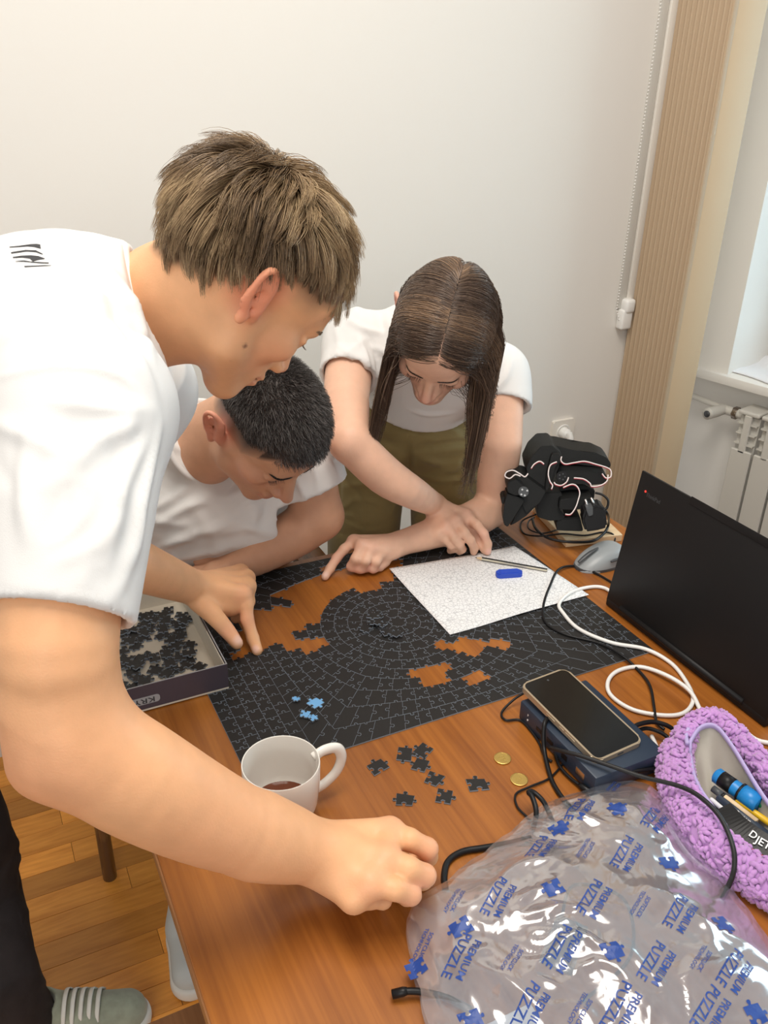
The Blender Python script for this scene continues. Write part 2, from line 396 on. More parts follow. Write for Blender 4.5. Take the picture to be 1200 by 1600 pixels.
# radiator under the sill
rad = empty('radiator', Wb(0.5, 0.04, FLOOR+0.08))
tag(rad, 'cream ribbed radiator under the window sill', 'radiator')
r0 = H(1150, 640, -0.085); ra0 = float((r0-s0)@dw)
PIT = 0.078
TOP = -0.085; BOT = FLOOR+0.10
def rad_section():
    bm = bmesh.new()
    w = PIT
    bm_box(bm, (0.004, 0.0, BOT), (w-0.004, 0.012, TOP-0.13), 0.003, 1)          # front plate
    bm_box(bm, (w*0.5-0.012, 0.0, TOP-0.14), (w*0.5+0.012, 0.014, TOP-0.012), 0.003, 1)
    bm_box(bm, (w*0.5-0.006, 0.012, BOT), (w*0.5+0.006, 0.085, TOP-0.01), 0.002, 1)
    bm_box(bm, (0.006, 0.02, BOT), (w-0.006, 0.03, TOP-0.02), 0.002, 1)
    bm_box(bm, (0.003, 0.0, TOP-0.014), (w-0.003, 0.09, TOP), 0.005, 2)
    for i in range(3):
        for sgn in (-1, 1):
            z = TOP-0.045-0.034*i
            bm_box(bm, (w*0.5+(0.010 if sgn > 0 else -0.032), 0.004, z), (w*0.5+(0.032 if sgn > 0 else -0.010), 0.03, z+0.004), 0.0, 1)
    bmesh.ops.recalc_face_normals(bm, faces=bm.faces[:])
    me = bpy.data.meshes.new('radiator_section'); bm.to_mesh(me); bm.free(); me.materials.append(M['rad']); return me
rsm = rad_section()
for i in range(9):
    o = bpy.data.objects.new('radiator_section', rsm); COL.objects.link(o)
    p = Wb(ra0+PIT*i, -0.02, 0)
    o.parent = rad; o.matrix_parent_inverse = world_of(rad).inverted()
    o.matrix_basis = Matrix(((dw[0], nw[0], 0, p[0]), (dw[1], nw[1], 0, p[1]), (0, 0, 1, 0), (0, 0, 0, 1)))
zc = -0.118
tube('supply_pipe', [Wb(-0.2, 0.06, zc+0.02), Wb(-0.12, 0.055, zc+0.012), Wb(ra0-0.07, 0.035, zc)], 0.010, M['rad'], rad)
tube('valve_body', [Wb(ra0-0.085, 0.03, zc), Wb(ra0-0.03, 0.03, zc), Wb(ra0+0.005, 0.03, zc)], 0.016, M['rad'], rad)
tube('valve_nut', [Wb(ra0-0.035, 0.03, zc), Wb(ra0-0.02, 0.03, zc)], 0.021, M['chrome'], rad, sides=6)
tube('valve_cap', [Wb(ra0-0.07, 0.035, zc), Wb(ra0-0.075, -0.01, zc), Wb(ra0-0.08, -0.055, zc)], [0.016, 0.019, 0.019], M['rad'], rad, sides=16)
tube('valve_spindle', [Wb(ra0-0.08, -0.054, zc), Wb(ra0-0.0805, -0.058, zc)], 0.011, M['mousedark'], rad, sides=12)

# roller blind rail and bead chain beside the column
bl0 = ony(1040, 0, WALL_Y-0.02); bl1 = ony(974, 470, WALL_Y-0.02)
blind = empty('roller_blind', (CX-0.04, WALL_Y, bl1[2]))
tag(blind, 'pale grey blind rail with white bead chain beside the fluted column', 'blind')
zb = ony(975, 480, WALL_Y)[2]
box('side_rail', (CX-0.050, WALL_Y-0.010, zb), (CX-0.026, WALL_Y, 2.1), M['rad'], blind, bevel=0.002)
box('cassette_edge', (CX-0.024, WALL_Y-0.016, zb-0.01), (CX-0.002, WALL_Y, 2.1), M['trim'], blind, bevel=0.002)
br = bmesh.new(); bm_box(br, (CX-0.045, WALL_Y-0.03, zb-0.06), (CX-0.006, WALL_Y, zb+0.0), 0.007, 3); from_bm('chain_tensioner', br, M['white'], blind, True)
br = bmesh.new(); bm_box(br, (CX-0.040, WALL_Y-0.035, zb-0.012), (CX-0.004, WALL_Y, zb+0.03), 0.010, 3); from_bm('tensioner_cap', br, M['white'], blind, True)
bm = bmesh.new(); zz = zb-0.03
zt = 2.1
while zz < zt:
    f_ = min(1.0, (zz-(zb-0.03))/0.03)
    bmesh.ops.create_icosphere(bm, subdivisions=1, radius=0.0026, matrix=Matrix.Translation((CX-0.046-0.014*f_, WALL_Y-0.016, zz)))
    zz += 0.0085
ch = from_bm('bead_chain', bm, M['white'], blind, True); ch['kind'] = 'stuff'

# wall socket with plug
sk = ony(877, 674, WALL_Y)
soc = empty('wall_socket', (sk[0], WALL_Y, sk[2])); tag(soc, 'square cream wall socket behind the black robot arm', 'socket')
Rw = Matrix(((1, 0, 0, sk[0]), (0, 0, -1, WALL_Y), (0, 1, 0, sk[2]), (0, 0, 0, 1)))       # local z points out of the wall
prism('cover_plate', round_rect(0.080, 0.080, 0.006), 0, 0.010, M['trim'], soc, Rw, 0.002)
bm = bmesh.new(); bm_lathe(bm, [(0.0, 0.006), (0.0195, 0.006), (0.0205, 0.0115), (0.025, 0.0125), (0.026, 0.010)], 32, Rw); from_bm('socket_ring', bm, M['white'], soc, True)
plug = empty('power_plug', (sk[0], WALL_Y-0.03, sk[2])); tag(plug, 'white angled power plug in the wall socket', 'plug')
bm = bmesh.new(); bm_lathe(bm, [(0.0, 0.036), (0.010, 0.036), (0.0165, 0.030), (0.0185, 0.007), (0, 0.007)], 24, Rw); from_bm('plug_body', bm, M['white'], plug, True)
g = lambda x, y, z: (sk[0]+x, WALL_Y-z, sk[2]+y)
tube('plug_neck', [g(0.004, 0.004, 0.03), g(0.007, -0.012, 0.038), g(0.006, -0.032, 0.038)], [0.012, 0.011, 0.006], M['white'], plug, sides=12)
tube('plug_cord', [g(0.006, -0.03, 0.038), g(0.006, -0.08, 0.04), g(0.0, -0.2, 0.04), g(-0.03, -0.40, 0.05), g(-0.05, sk[2]*0-0.50, 0.03)], 0.0035, M['whitecable'], plug)
# ================================================================== the table
TX0, TX1, TY0, TY1 = -0.491, 0.600, -1.02, 0.268
table = empty('table', (0.05, -0.37, FLOOR)); tag(table, 'brown wood-veneer table carrying the black jigsaw puzzle', 'table')
box('tabletop', (TX0+0.002, TY0+0.002, -0.022), (TX1-0.002, TY1-0.002, 0.0), M['table'], table, bevel=0.0012, seg=1)
for nm, lo, hi in (('edge_band', (TX0, TY0, -0.022), (TX0+0.0019, TY1, -0.001)), ('edge_band', (TX1-0.0019, TY0, -0.022), (TX1, TY1, -0.001)),
                   ('edge_band', (TX0+0.002, TY1-0.0019, -0.022), (TX1-0.002, TY1, -0.001)), ('edge_band', (TX0+0.002, TY0, -0.022), (TX1-0.002, TY0+0.0019, -0.001))):
    box(nm, lo, hi, M['edge'], table)
for (x, y) in ((-0.34, 0.20), (0.54, 0.20), (-0.34, -0.95), (0.54, -0.95)):
    tube('leg', [(x, y, -0.022), (x, y, FLOOR)], 0.016, M['chrome'], table, sides=16, smooth_path=False)

# ------------------------------------------------------------------ jigsaw pieces
def knob(p, q, sgn, rng, amp=1.0):
    """points from p to q (p included, q left out) with a jigsaw knob standing off by sgn"""
    p = A(p); q = A(q); d = q-p; L = np.linalg.norm(d); d = d/L; nn = A([-d[1], d[0]])*sgn
    c = 0.5+rng.uniform(-0.06, 0.06); s = min(L, 0.024)*0.9*amp
    pts = [(-0.115, 0.0), (-0.085, 0.045), (-0.14, 0.12), (-0.135, 0.20), (-0.06, 0.255), (0.06, 0.255), (0.135, 0.20), (0.14, 0.12), (0.085, 0.045), (0.115, 0.0)]
    return [p]+[p+d*(c*L+a*s)+nn*(b*s) for a, b in pts]
rj = random.Random(21)
def ring_pt(rho, th):
    """rings morph from circles in the middle to the square rim at rho = 0.25"""
    c, s_ = math.cos(th), math.sin(th)
    sq = 0.25/max(abs(c), abs(s_)); f = max(0.0, min(1.0, (rho-0.13)/0.12)) ** 1.6
    circ = rho
    r = (1-f)*circ + f*(rho/0.25*sq)
    return A([r*c, r*s_])
polys = []                              # list of piece outlines
NR = 11; rhos = [0.016] + [0.016+(0.25-0.016)*(i/(NR-1)) for i in range(1, NR)]
joints = []
for i in range(NR-1):
    per = 2*math.pi*(rhos[i]+rhos[i+1])/2*(1.0+0.25*max(0, (rhos[i]-0.13)/0.12)); nseg = max(6, int(round(per/0.0235)))
    o = rj.uniform(0, 6.28)
    joints.append(sorted(((o+2*math.pi*(k+rj.uniform(-0.12, 0.12))/nseg) % (2*math.pi)) for k in range(nseg)))
corner = [math.pi/4+k*math.pi/2 for k in range(4)]
radial = {}
for i in range(NR-1):
    for th in joints[i]:
        radial[(i, th)] = knob(ring_pt(rhos[i], th), ring_pt(rhos[i+1], th), rj.choice((-1, 1)), rj)+[ring_pt(rhos[i+1], th)]
circ_edges = {}                         # ring boundary j (0..NR-1): sorted break angles and curves
for j in range(NR):
    br_ = set()
    if j > 0: br_ |= set(joints[j-1])
    if j < NR-1: br_ |= set(joints[j])
    br_ = sorted(br_)
    segs = []
    for a, b in zip(br_, br_[1:]+[br_[0]+2*math.pi]):
        inner = [c for c in corner+[corner[0]+2*math.pi, corner[1]+2*math.pi] if a+1e-6 < c < b-1e-6] if rhos[j] > 0.2 else []
        p, q = ring_pt(rhos[j], a), ring_pt(rhos[j], b)
        L = np.linalg.norm(q-p)
        if j == NR-1 and not inner:
            pts = [p]                   # straight rim of the middle square
        elif inner: pts = [p]+[ring_pt(rhos[j], c) for c in inner]
        elif L > 0.0105: pts = knob(p, q, rj.choice((-1, 1)), rj)
        else: pts = [p, ring_pt(rhos[j], (a+b)/2)]
        segs.append((a, b, pts))
    circ_edges[j] = segs
def arc(j, a, b):
    """points along ring boundary j from angle a to b (a<b), end left out"""
    out = []
    for (s, e, pts) in circ_edges[j]:
        for sh in (0, 2*math.pi):
            if s+sh >= a-1e-9 and e+sh <= b+1e-9: out.append((s+sh, pts))
    out.sort(key=lambda t: t[0]); return [p for _, ps in out for p in ps]
for i in range(NR-1):
    js = joints[i]
    for a, b in zip(js, js[1:]+[js[0]+2*math.pi]):
        bb = b if b < 2*math.pi else b-2*math.pi
        key_b = (i, b) if (i, b) in radial else (i, js[0])
        out = arc(i+1, a, b) + list(reversed(radial[key_b])) 
        inn = arc(i, a, b)
        # inner boundary walked backwards, from b to a
        outline = out + list(reversed(inn[1:])) + [radial[(i, a)][0]] + radial[(i, a)][1:-1]
        polys.append(outline)
polys.append([p for (_, _, ps) in circ_edges[0] for p in ps])      # the middle piece
# side strips, 10 cm wide, straight columns
for side in (-1, 1):
    ncol = 5; xs = [0.25+0.10*k/ncol for k in range(ncol+1)]
    rows = []
    for k in range(ncol):
        nrow = 22; o = rj.uniform(-0.5, 0.5)
        ys = [-0.25]+[-0.25+0.5*(r+0.5*o+rj.uniform(-0.1, 0.1)+0.5)/nrow for r in range(1, nrow-1)]+[0.25]
        rows.append(ys)
    inner_breaks = sorted({round(float(p[1]), 7) for (a, b, ps) in circ_edges[NR-1] for p in [ps[0]] if abs(p[0]) > 0.2499 and p[0]*side > 0 and abs(p[1]) < 0.2499} | {-0.25, 0.25})
    vert = {}
    for k in range(ncol+1):
        if k == ncol: br_ = sorted(set(rows[k-1])); 
        elif k == 0: br_ = None
        else: br_ = sorted(set(rows[k-1]) | set(rows[k]))
        if k == 0:
            # share the curve of the ring rim
            segs = []
            for (a, b, ps) in circ_edges[NR-1]:
                p, q = ps[0], ring_pt(0.25, b)
                if p[0]*side > 0.2499 and q[0]*side > 0.2499:
                    L_ = ps if side > 0 else [q]+list(reversed(ps[1:]))
                    segs.append((min(p[1], q[1]), max(p[1], q[1]), L_))
            segs.sort(key=lambda t: t[0]); vert[0] = segs
            continue
        segs = []
        for a, b in zip(br_[:-1], br_[1:]):
            p, q = (side*xs[k], a), (side*xs[k], b)
            if k == ncol or b-a < 0.0105: pts = [A(p)]
            else: pts = knob(p, q, rj.choice((-1, 1)), rj)
            segs.append((a, b, pts))
        vert[k] = segs
    for k in range(ncol):
        ys = rows[k]; hor = {}
        for y in ys:
            p, q = A([side*xs[k], y]), A([side*xs[k+1], y])
            hor[y] = (knob(p, q, rj.choice((-1, 1)), rj) if abs(y) < 0.2499 else [p])+[q]
        for a, b in zip(ys[:-1], ys[1:]):
            def col(kk):
                out = []
                for (s, e, pts) in vert[kk]:
                    m = (s+e)/2
                    if a < m < b: out += pts
                return out
            outer = col(k+1)
            inner = col(k) if k > 0 else [A([side*0.25, a])]
            outline = hor[a][:-1]+[A([side*xs[k+1], a])]+outer[1:]+list(reversed(hor[b]))+list(reversed(inner[1:]))
            polys.append(outline)
def clean(pl):
    out = []
    for p in pl:
        if not out or np.linalg.norm(p-out[-1]) > 1e-5: out.append(p)
    if np.linalg.norm(out[0]-out[-1]) < 1e-5: out.pop()
    P = A(out); ar = 0.5*np.sum(P[:, 0]*np.roll(P[:, 1], -1)-np.roll(P[:, 0], -1)*P[:, 1])
    return (P if ar > 0 else P[::-1]), abs(ar)
def piece_mesh_data(P, z0=0.0, z1=0.0020, gap=0.00012, bev=0.00030):
    n = len(P)
    d = np.roll(P, -1, 0)-P; d /= np.linalg.norm(d, axis=1)[:, None]+1e-12
    nn = np.stack([-d[:, 1], d[:, 0]], 1)
    nv = nn+np.roll(nn, 1, 0); nv /= np.maximum(np.linalg.norm(nv, axis=1)[:, None], 0.5)
    a = P+nv*gap; b = P+nv*(gap+bev)
    V = np.concatenate([np.c_[a, np.full(n, z0)], np.c_[a, np.full(n, z1-bev*0.8)], np.c_[b, np.full(n, z1)]])
    F = [tuple(range(2*n, 3*n))]; I = [0]
    for i in range(n):
        j = (i+1) % n; F.append((i, j, n+j, n+i)); I.append(1); F.append((n+i, n+j, 2*n+j, 2*n+i)); I.append(1)
    return V, F, I
# gaps still open in the puzzle, as outlines on the table
HOLES = []
def hole(pts): HOLES.append(A([H(x, y)[:2] for x, y in pts]))
hole([(372, 985), (395, 960), (440, 945), (452, 918), (492, 905), (496, 890), (520, 888), (620, 878), (622, 905), (560, 925), (512, 935), (508, 965), (470, 985), (452, 1000), (500, 1000), (515, 1010), (480, 1030), (450, 1015), (440, 1010), (400, 1015), (385, 1032), (362, 1025)])
hole([(388, 945), (402, 942), (408, 950), (398, 955)])
hole([(678, 1000), (705, 1000), (740, 995), (758, 996), (762, 1020), (745, 1032), (715, 1018), (690, 1012)])
hole([(645, 1050), (690, 1040), (700, 1050), (680, 1075), (668, 1090), (650, 1075)])
hole([(720, 1062), (755, 1050), (765, 1056), (735, 1068)])
hole([(778, 1026), (800, 1035), (835, 1024), (840, 1030), (800, 1044)])
hole([(848, 1000), (870, 1000), (872, 1008), (855, 1010)])
hole([(765, 1003), (785, 1001), (787, 1007), (768, 1010)])
hole([(535, 1018), (548, 1017), (550, 1026), (538, 1028)])
hole([(850, 1035), (868, 1032), (870, 1042), (852, 1045)])
hole([(345, 1028), (358, 1032), (352, 1048), (340, 1040)])
def inside(pt, P):
    x, y = pt; c = False; n = len(P); j = n-1
    for i in range(n):
        if (P[i][1] > y) != (P[j][1] > y) and x < (P[j][0]-P[i][0])*(y-P[i][1])/(P[j][1]-P[i][1])+P[i][0]: c = not c
        j = i
    return c
puzzle = empty('jigsaw_puzzle', (0, 0, 0)); tag(puzzle, 'large black jigsaw puzzle, partly assembled on the table', 'jigsaw puzzle')
kept = []
for pl in polys:
    P, ar = clean(pl)
    if ar < 2e-5 or len(P) < 4: continue
    c = P.mean(0)
    if any(inside(c, h) for h in HOLES): continue
    kept.append((c, P, ar))
def shows(c):                         # nearer pieces show larger
    dd = A([c[0], c[1], 0])-CAM_POS
    hidden = (c[0] > 0.06 and c[1] > -0.07 and c[0] < 0.35 and c[1] < 0.16) or (c[0] < -0.31 and c[1] > -0.055)
    return (dd@CW) + (5 if hidden else 0)
kept.sort(key=lambda t: shows(t[0]))
rest_V, rest_F, rest_I = [], [], []; nb = 0
for i, (c, P, ar) in enumerate(kept):
    dz = rj.uniform(-0.00012, 0.00022)
    V, F, I = piece_mesh_data(P, 0.0002+dz, 0.0021+dz)
    if i < 300:
        mesh('jigsaw_piece', V, F, [M['pieceblack'], M['pieceedge']], puzzle, idx=I)
    else:
        rest_V.append(V); rest_F += [tuple(k+nb for k in f) for f in F]; rest_I += I; nb += len(V)
o = mesh('jigsaw_pieces', np.concatenate(rest_V), rest_F, [M['pieceblack'], M['pieceedge']], puzzle, idx=rest_I); o['kind'] = 'stuff'

# loose pieces -----------------------------------------------------------
def loose_outline(rng, w=0.0215, h=0.0185):
    cs = [A([-w/2, -h/2]), A([w/2, -h/2]), A([w/2, h/2]), A([-w/2, h/2])]
    for c in cs: c += A([rng.uniform(-1, 1), rng.uniform(-1, 1)])*0.0018
    out = []
    sg = [rng.choice((-1, 1)) for _ in range(4)]
    if abs(sum(sg)) == 4: sg[0] = -sg[0]
    for i in range(4): out += knob(cs[i], cs[(i+1) % 4], -sg[i], rng)
    return A(out)
LP = []
for k in range(14):
    V, F, I = piece_mesh_data(loose_outline(random.Random(100+k)), 0.0, 0.0020, 0.0, 0.00035)
    mb = bpy.data.meshes.new('loose_piece'); mb.from_pydata(V.tolist(), [], F); mb.materials.append(M['pieceblack']); mb.materials.append(M['pieceedge'])
    mb.polygons.foreach_set('material_index', A(I, dtype=np.int32))
    mc = mb.copy(); mc.materials[0] = M['pieceblue']
    LP.append((mb, mc))
def loose(name, k, loc, rz, label, group, blue=False, tilt=(0, 0), sc_=1.0):
    o = bpy.data.objects.new(name, LP[k % 14][1 if blue else 0]); COL.objects.link(o); o.location = loc; o.rotation_euler = (tilt[0], tilt[1], rz); o.scale = (sc_, sc_, 1)
    return tag(o, label, 'puzzle piece', group)
spots = [((590, 1200), 0.2, 'black puzzle piece lying alone nearest the mug handle'),
         ((632, 1180), 0.9, 'left upper black piece of the joined zigzag of loose pieces'),
         ((662, 1174), 0.5, 'topmost right black piece of the joined zigzag of loose pieces'),
         ((656, 1197), 0.7, 'middle black piece of the joined zigzag, under its top pair'),
         ((677, 1219), 0.6, 'fourth black piece down the joined zigzag of loose pieces'),
         ((694, 1246), 0.8, 'lowest black piece of the joined zigzag of loose pieces'),
         ((632, 1252), -0.5, 'black puzzle piece lying alone just above the reaching fist'),
         ((746, 1228), -0.3, 'black puzzle piece lying alone nearest the two coins')]
for i, (p, a, lb) in enumerate(spots):
    q = H(*p); loose('puzzle_piece', i, (q[0], q[1], 0.0003), a, lb, 'loose pieces on bare wood', sc_=1.12)
# flipped blue pieces and a little heap on the puzzle
bl = [((492, 1099), 0.35, 1.0, 'whole puzzle piece with pale blue back up, on the puzzle behind the mug'),
      ((476, 1117), 0.9, 0.72, 'blue-backed puzzle piece half under black ones behind the mug'),
      ((489, 1123), 1.7, 0.60, 'small blue piece nearest the mug rim on the puzzle'),
      ((463, 1093), 2.3, 0.5, 'small blue piece leftmost behind the mug on the puzzle')]
for i, (p, a, s_, lb) in enumerate(bl):
    q = H(*p, 0.004); loose('puzzle_piece', 3+i, (q[0], q[1], 0.0032+0.0004*i), a, lb, 'flipped blue pieces behind the mug', True, (0.05, 0.03), s_)
hp = [((584, 958), 0.1), ((590, 966), 0.5), ((586, 974), 1.2), ((594, 979), 2.0), ((572, 982), 0.8), ((603, 990), 1.5), ((618, 992), 0.4), ((583, 967), 2.6)]
for i, (p, a) in enumerate(hp):
    q = H(*p, 0.004); loose('puzzle_piece', 5+i, (q[0], q[1], 0.0034+0.0021*(i % 4)), a, 'black puzzle piece with blue edge in the small heap beside the puzzle centre', 'heap at the puzzle centre', False, (rj.uniform(-.02, .1), rj.uniform(-.03, .03)), 0.9)

# ------------------------------------------------------------------ puzzle box
BX0, BX1, BY0, BY1, BH = -0.585, -0.317, -0.056, 0.214, 0.048
pbox = empty('puzzle_box', (-0.45, 0.08, 0.0025)); tag(pbox, 'open grey-purple puzzle box full of loose black pieces', 'box')
Z0 = 0.0026
box('base', (BX0, BY0, Z0), (BX1, BY1, Z0+0.003), M['boxin'], pbox)
def wall4(nm, x0, x1, y0, y1, z0, z1, th, m):
    box(nm, (x0, y0, z0), (x1, y0+th, z1), m, pbox); box(nm, (x0, y1-th, z0), (x1, y1, z1), m, pbox)
    box(nm, (x0, y0+th, z0), (x0+th, y1-th, z1), m, pbox); box(nm, (x1-th, y0+th, z0), (x1, y1-th, z1), m, pbox)
wall4('side_wall', BX0, BX1, BY0, BY1, Z0+0.003, BH, 0.0018, M['boxside'])
wall4('inner_lining', BX0+0.0026, BX1-0.0026, BY0+0.0026, BY1-0.0026, Z0+0.003, BH-0.0025, 0.0015, M['boxin'])
wall4('rim', BX0, BX1, BY0, BY1, BH, BH+0.0006, 0.0016, M['boxrim'])
RL = Matrix(((-1, 0, 0, 0), (0, 0, -1, 0), (0, -1, 0, 0), (0, 0, 0, 1)))     # lettering stands upside down on the front
lx = H(212, 1093, 0.012)[0]
Ml = Matrix.Translation((lx, BY0-0.0002, 0.021)) @ RL
pl_ = prism('logo_plate', round_rect(0.064, 0.013, 0.005), -0.0001, 0.0004, M['boxrim'], pbox, Ml)
V, F = text_mesh('KRYPT', 0.0125)
V = A([tuple(Ml @ Vector((v[0]*1.35, v[1], 0.0007))) for v in V]); mesh('logo_lettering', V, F, M['inkblack'], pbox)
rb = random.Random(5); nbx = 0
cells = []
for i in range(750):
    x = rb.uniform(BX0+0.016, BX1-0.016); y = rb.uniform(BY0+0.016, BY1-0.016)
    # a bare patch near the front middle of the tray
    if math.hypot((x-(-0.385))/0.05, (y-(-0.015))/0.030) < 1 and rb.random() < 0.85: continue
    if math.hypot((x-(-0.40))/0.03, (y-0.10)/0.03) < 1 and rb.random() < 0.6: continue
    if x > BX1-0.026 and rb.random() < 0.75: continue
    near = [c for c in cells if math.hypot(c[0]-x, c[1]-y) < 0.0215]
    close = [c for c in cells if math.hypot(c[0]-x, c[1]-y) < 0.0135]
    if close or len(near) > 2: continue
    lev = 0
    while any(abs(c[2]-lev) < 1 for c in near): lev += 1
    if lev > 2: continue
    cells.append((x, y, lev))
for (x, y, lev) in cells:
    loose('puzzle_piece', rb.randrange(14), (x, y, Z0+0.0034+0.0021*lev), rb.uniform(0, 6.28), 'black puzzle piece lying loose inside the open box', 'loose pieces in the box', False, (rb.uniform(-.03, .03), rb.uniform(-.03, .03)), 1.0)

# ------------------------------------------------------------------ mug
mg = A([-0.331, -0.330])
mug = empty('mug', (mg[0], mg[1], 0)); tag(mug, 'white ceramic mug with a little black coffee', 'mug')
bm = bmesh.new()
bm_lathe(bm, [(0, 0.0), (0.030, 0.0), (0.034, 0.002), (0.040, 0.012), (0.0450, 0.032), (0.0475, 0.060), (0.0482, 0.090), (0.0476, 0.0915), (0.0466, 0.0912), (0.0460, 0.0885), (0.0450, 0.060), (0.0425, 0.032), (0.0375, 0.013), (0.030, 0.006), (0, 0.005)], 64, Matrix.Translation((mg[0], mg[1], 0.0003)))
from_bm('mug_body', bm, M['ceramic'], mug, True)
hd = nrm(A([0.97, 0.10, 0]))
hp_ = lambda d, z: (mg[0]+hd[0]*d, mg[1]+hd[1]*d, z)
tube('handle', [hp_(0.044, 0.078), hp_(0.060, 0.083), hp_(0.078, 0.078), hp_(0.085, 0.060), hp_(0.078, 0.040), hp_(0.060, 0.027), hp_(0.042, 0.024)], 0.0050, M['ceramic'], mug, sides=12, flat=1.5)
bm = bmesh.new(); bm_lathe(bm, [(0, 0.0225), (0.0405, 0.0225), (0.0407, 0.0220)], 48, Matrix.Translation((mg[0], mg[1], 0))); from_bm('coffee', bm, M['coffee'], mug, True)

# ------------------------------------------------------------------ coins
for p, lb in (((785, 1186), 'brass coin nearer the puzzle, left of the dark blue box'), ((811, 1219), 'brass coin nearer the black cables, left of the dark blue box')):
    q = H(*p); bm = bmesh.new()
    bm_lathe(bm, [(0, 0), (0.0115, 0), (0.0119, 0.0004), (0.0119, 0.0015), (0.0113, 0.0019), (0.0105, 0.0019), (0.0102, 0.0015), (0, 0.0015)], 40, Matrix.Translation((q[0], q[1], 0.0003)))
    co = empty('coin', (q[0], q[1], 0)); tag(co, lb, 'coin', 'coins beside the loose pieces')
    from_bm('coin_disc', bm, M['gold'], co, True)
    V, F = text_mesh('20', 0.010, 0.0002); V = V+A([q[0], q[1], 0.0019]); mesh('coin_relief', V, F, M['gold'], co)

# ------------------------------------------------------------------ paper, pencil, eraser
def paper_fn(u, v):
    a = H(608, 893)[:2]; b = H(803, 856)[:2]; c = H(920, 932)[:2]; d = H(703, 995)[:2]
    p = (1-u)*(1-v)*a+u*(1-v)*b+u*v*c+(1-u)*v*d
    z = 0.0042+0.004*max(0, 0.25-u)*4*max(0, 0.35-v)*2+0.0008*math.sin(7*u+3*v)+0.0016*math.exp(-((u-0.45)/0.2)**2)*max(0, v-0.8)*5
    return (p[0], p[1], z)
pm = mat('printed_paper', (0.80, 0.80, 0.80), 0.75); nt = pm.node_tree; bs = nt.nodes['Principled BSDF']
tc = nt.nodes.new('ShaderNodeTexCoord'); vo = nt.nodes.new('ShaderNodeTexVoronoi'); vo.feature = 'DISTANCE_TO_EDGE'; vo.inputs['Scale'].default_value = 150
no = nt.nodes.new('ShaderNodeTexNoise'); no.inputs['Scale'].default_value = 90; mxv = nt.nodes.new('ShaderNodeMix'); mxv.data_type = 'VECTOR'; mxv.inputs['Factor'].default_value = 0.006
nt.links.new(tc.outputs['Object'], no.inputs['Vector']); nt.links.new(tc.outputs['Object'], mxv.inputs[4]); nt.links.new(no.outputs['Color'], mxv.inputs[5])
nt.links.new(mxv.outputs[1], vo.inputs['Vector'])
cr = nt.nodes.new('ShaderNodeValToRGB'); cr.color_ramp.elements[0].color = (0.50, 0.50, 0.51, 1); cr.color_ramp.elements[1].color = (0.80, 0.80, 0.80, 1); cr.color_ramp.elements[1].position = 0.10
nt.links.new(vo.outputs['Distance'], cr.inputs['Fac']); nt.links.new(cr.outputs['Color'], bs.inputs['Base Color'])
tag(grid_sheet('paper_sheet', paper_fn, 40, 30, pm, None, 0.00012), 'white paper sheet with faint printed puzzle outline on the jigsaw', 'paper')
pa, pb = H(742, 871, 0.008), H(855, 891, 0.008)
pen = empty('pencil', tuple(pa)); tag(pen, 'silver and black striped pencil on the paper', 'pencil')
dp = nrm(pb-pa); up = A([0, 0, 1.0]); sd = np.cross(up, dp)
def hexbar(name, a, b, r0, r1, mats, parent, stripes=False):
    V = []; F = []; I = []
    for p, r in ((a, r0), (b, r1)):
        for k in range(6):
            an = math.pi/3*k+0.3; V.append(p+r*(math.cos(an)*sd+math.sin(an)*up))
    for k in range(6): F.append((k, (k+1) % 6, 6+(k+1) % 6, 6+k)); I.append(k % 2 if stripes else 0)
    F += [tuple(range(5, -1, -1)), tuple(range(6, 12))]; I += [0, 0]
    return mesh(name, V, F, mats, parent, idx=I)
M['silver'] = mat('pencil_silver', (0.62, 0.58, 0.46), 0.3, 0.5)
hexbar('barrel', pa+dp*0.014, pb, 0.0036, 0.0036, [M['silver'], M['black']], pen, True)
hexbar('wood_tip', pa+dp*0.004, pa+dp*0.014, 0.0014, 0.0034, [M['board']], pen)
hexbar('lead', pa, pa+dp*0.004, 0.0002, 0.0014, [M['black']], pen)
e0, e1 = H(776, 899, 0.006), H(814, 897, 0.006); ec = (e0+e1)/2; ex = nrm(e1-e0)
er = empty('eraser', (ec[0], ec[1], 0.004)); tag(er, 'blue oval eraser on the paper', 'eraser')
Me = Matrix(((ex[0], -ex[1], 0, ec[0]), (ex[1], ex[0], 0, ec[1]), (0, 0, 1, 0.0042), (0, 0, 0, 1)))
prism('eraser_body', round_rect(0.050, 0.019, 0.007, 5), 0.0, 0.009, M['eraser'], er, Me, 0.002)
prism('eraser_panel', round_rect(0.036, 0.011, 0.003, 4), 0.009, 0.0095, M['eraser'], er, Me)
# ================================================================== electronics on the table
def frame_m(o, x, y, z): return Matrix(((x[0], y[0], z[0], o[0]), (x[1], y[1], z[1], o[1]), (x[2], y[2], z[2], o[2]), (0, 0, 0, 1)))
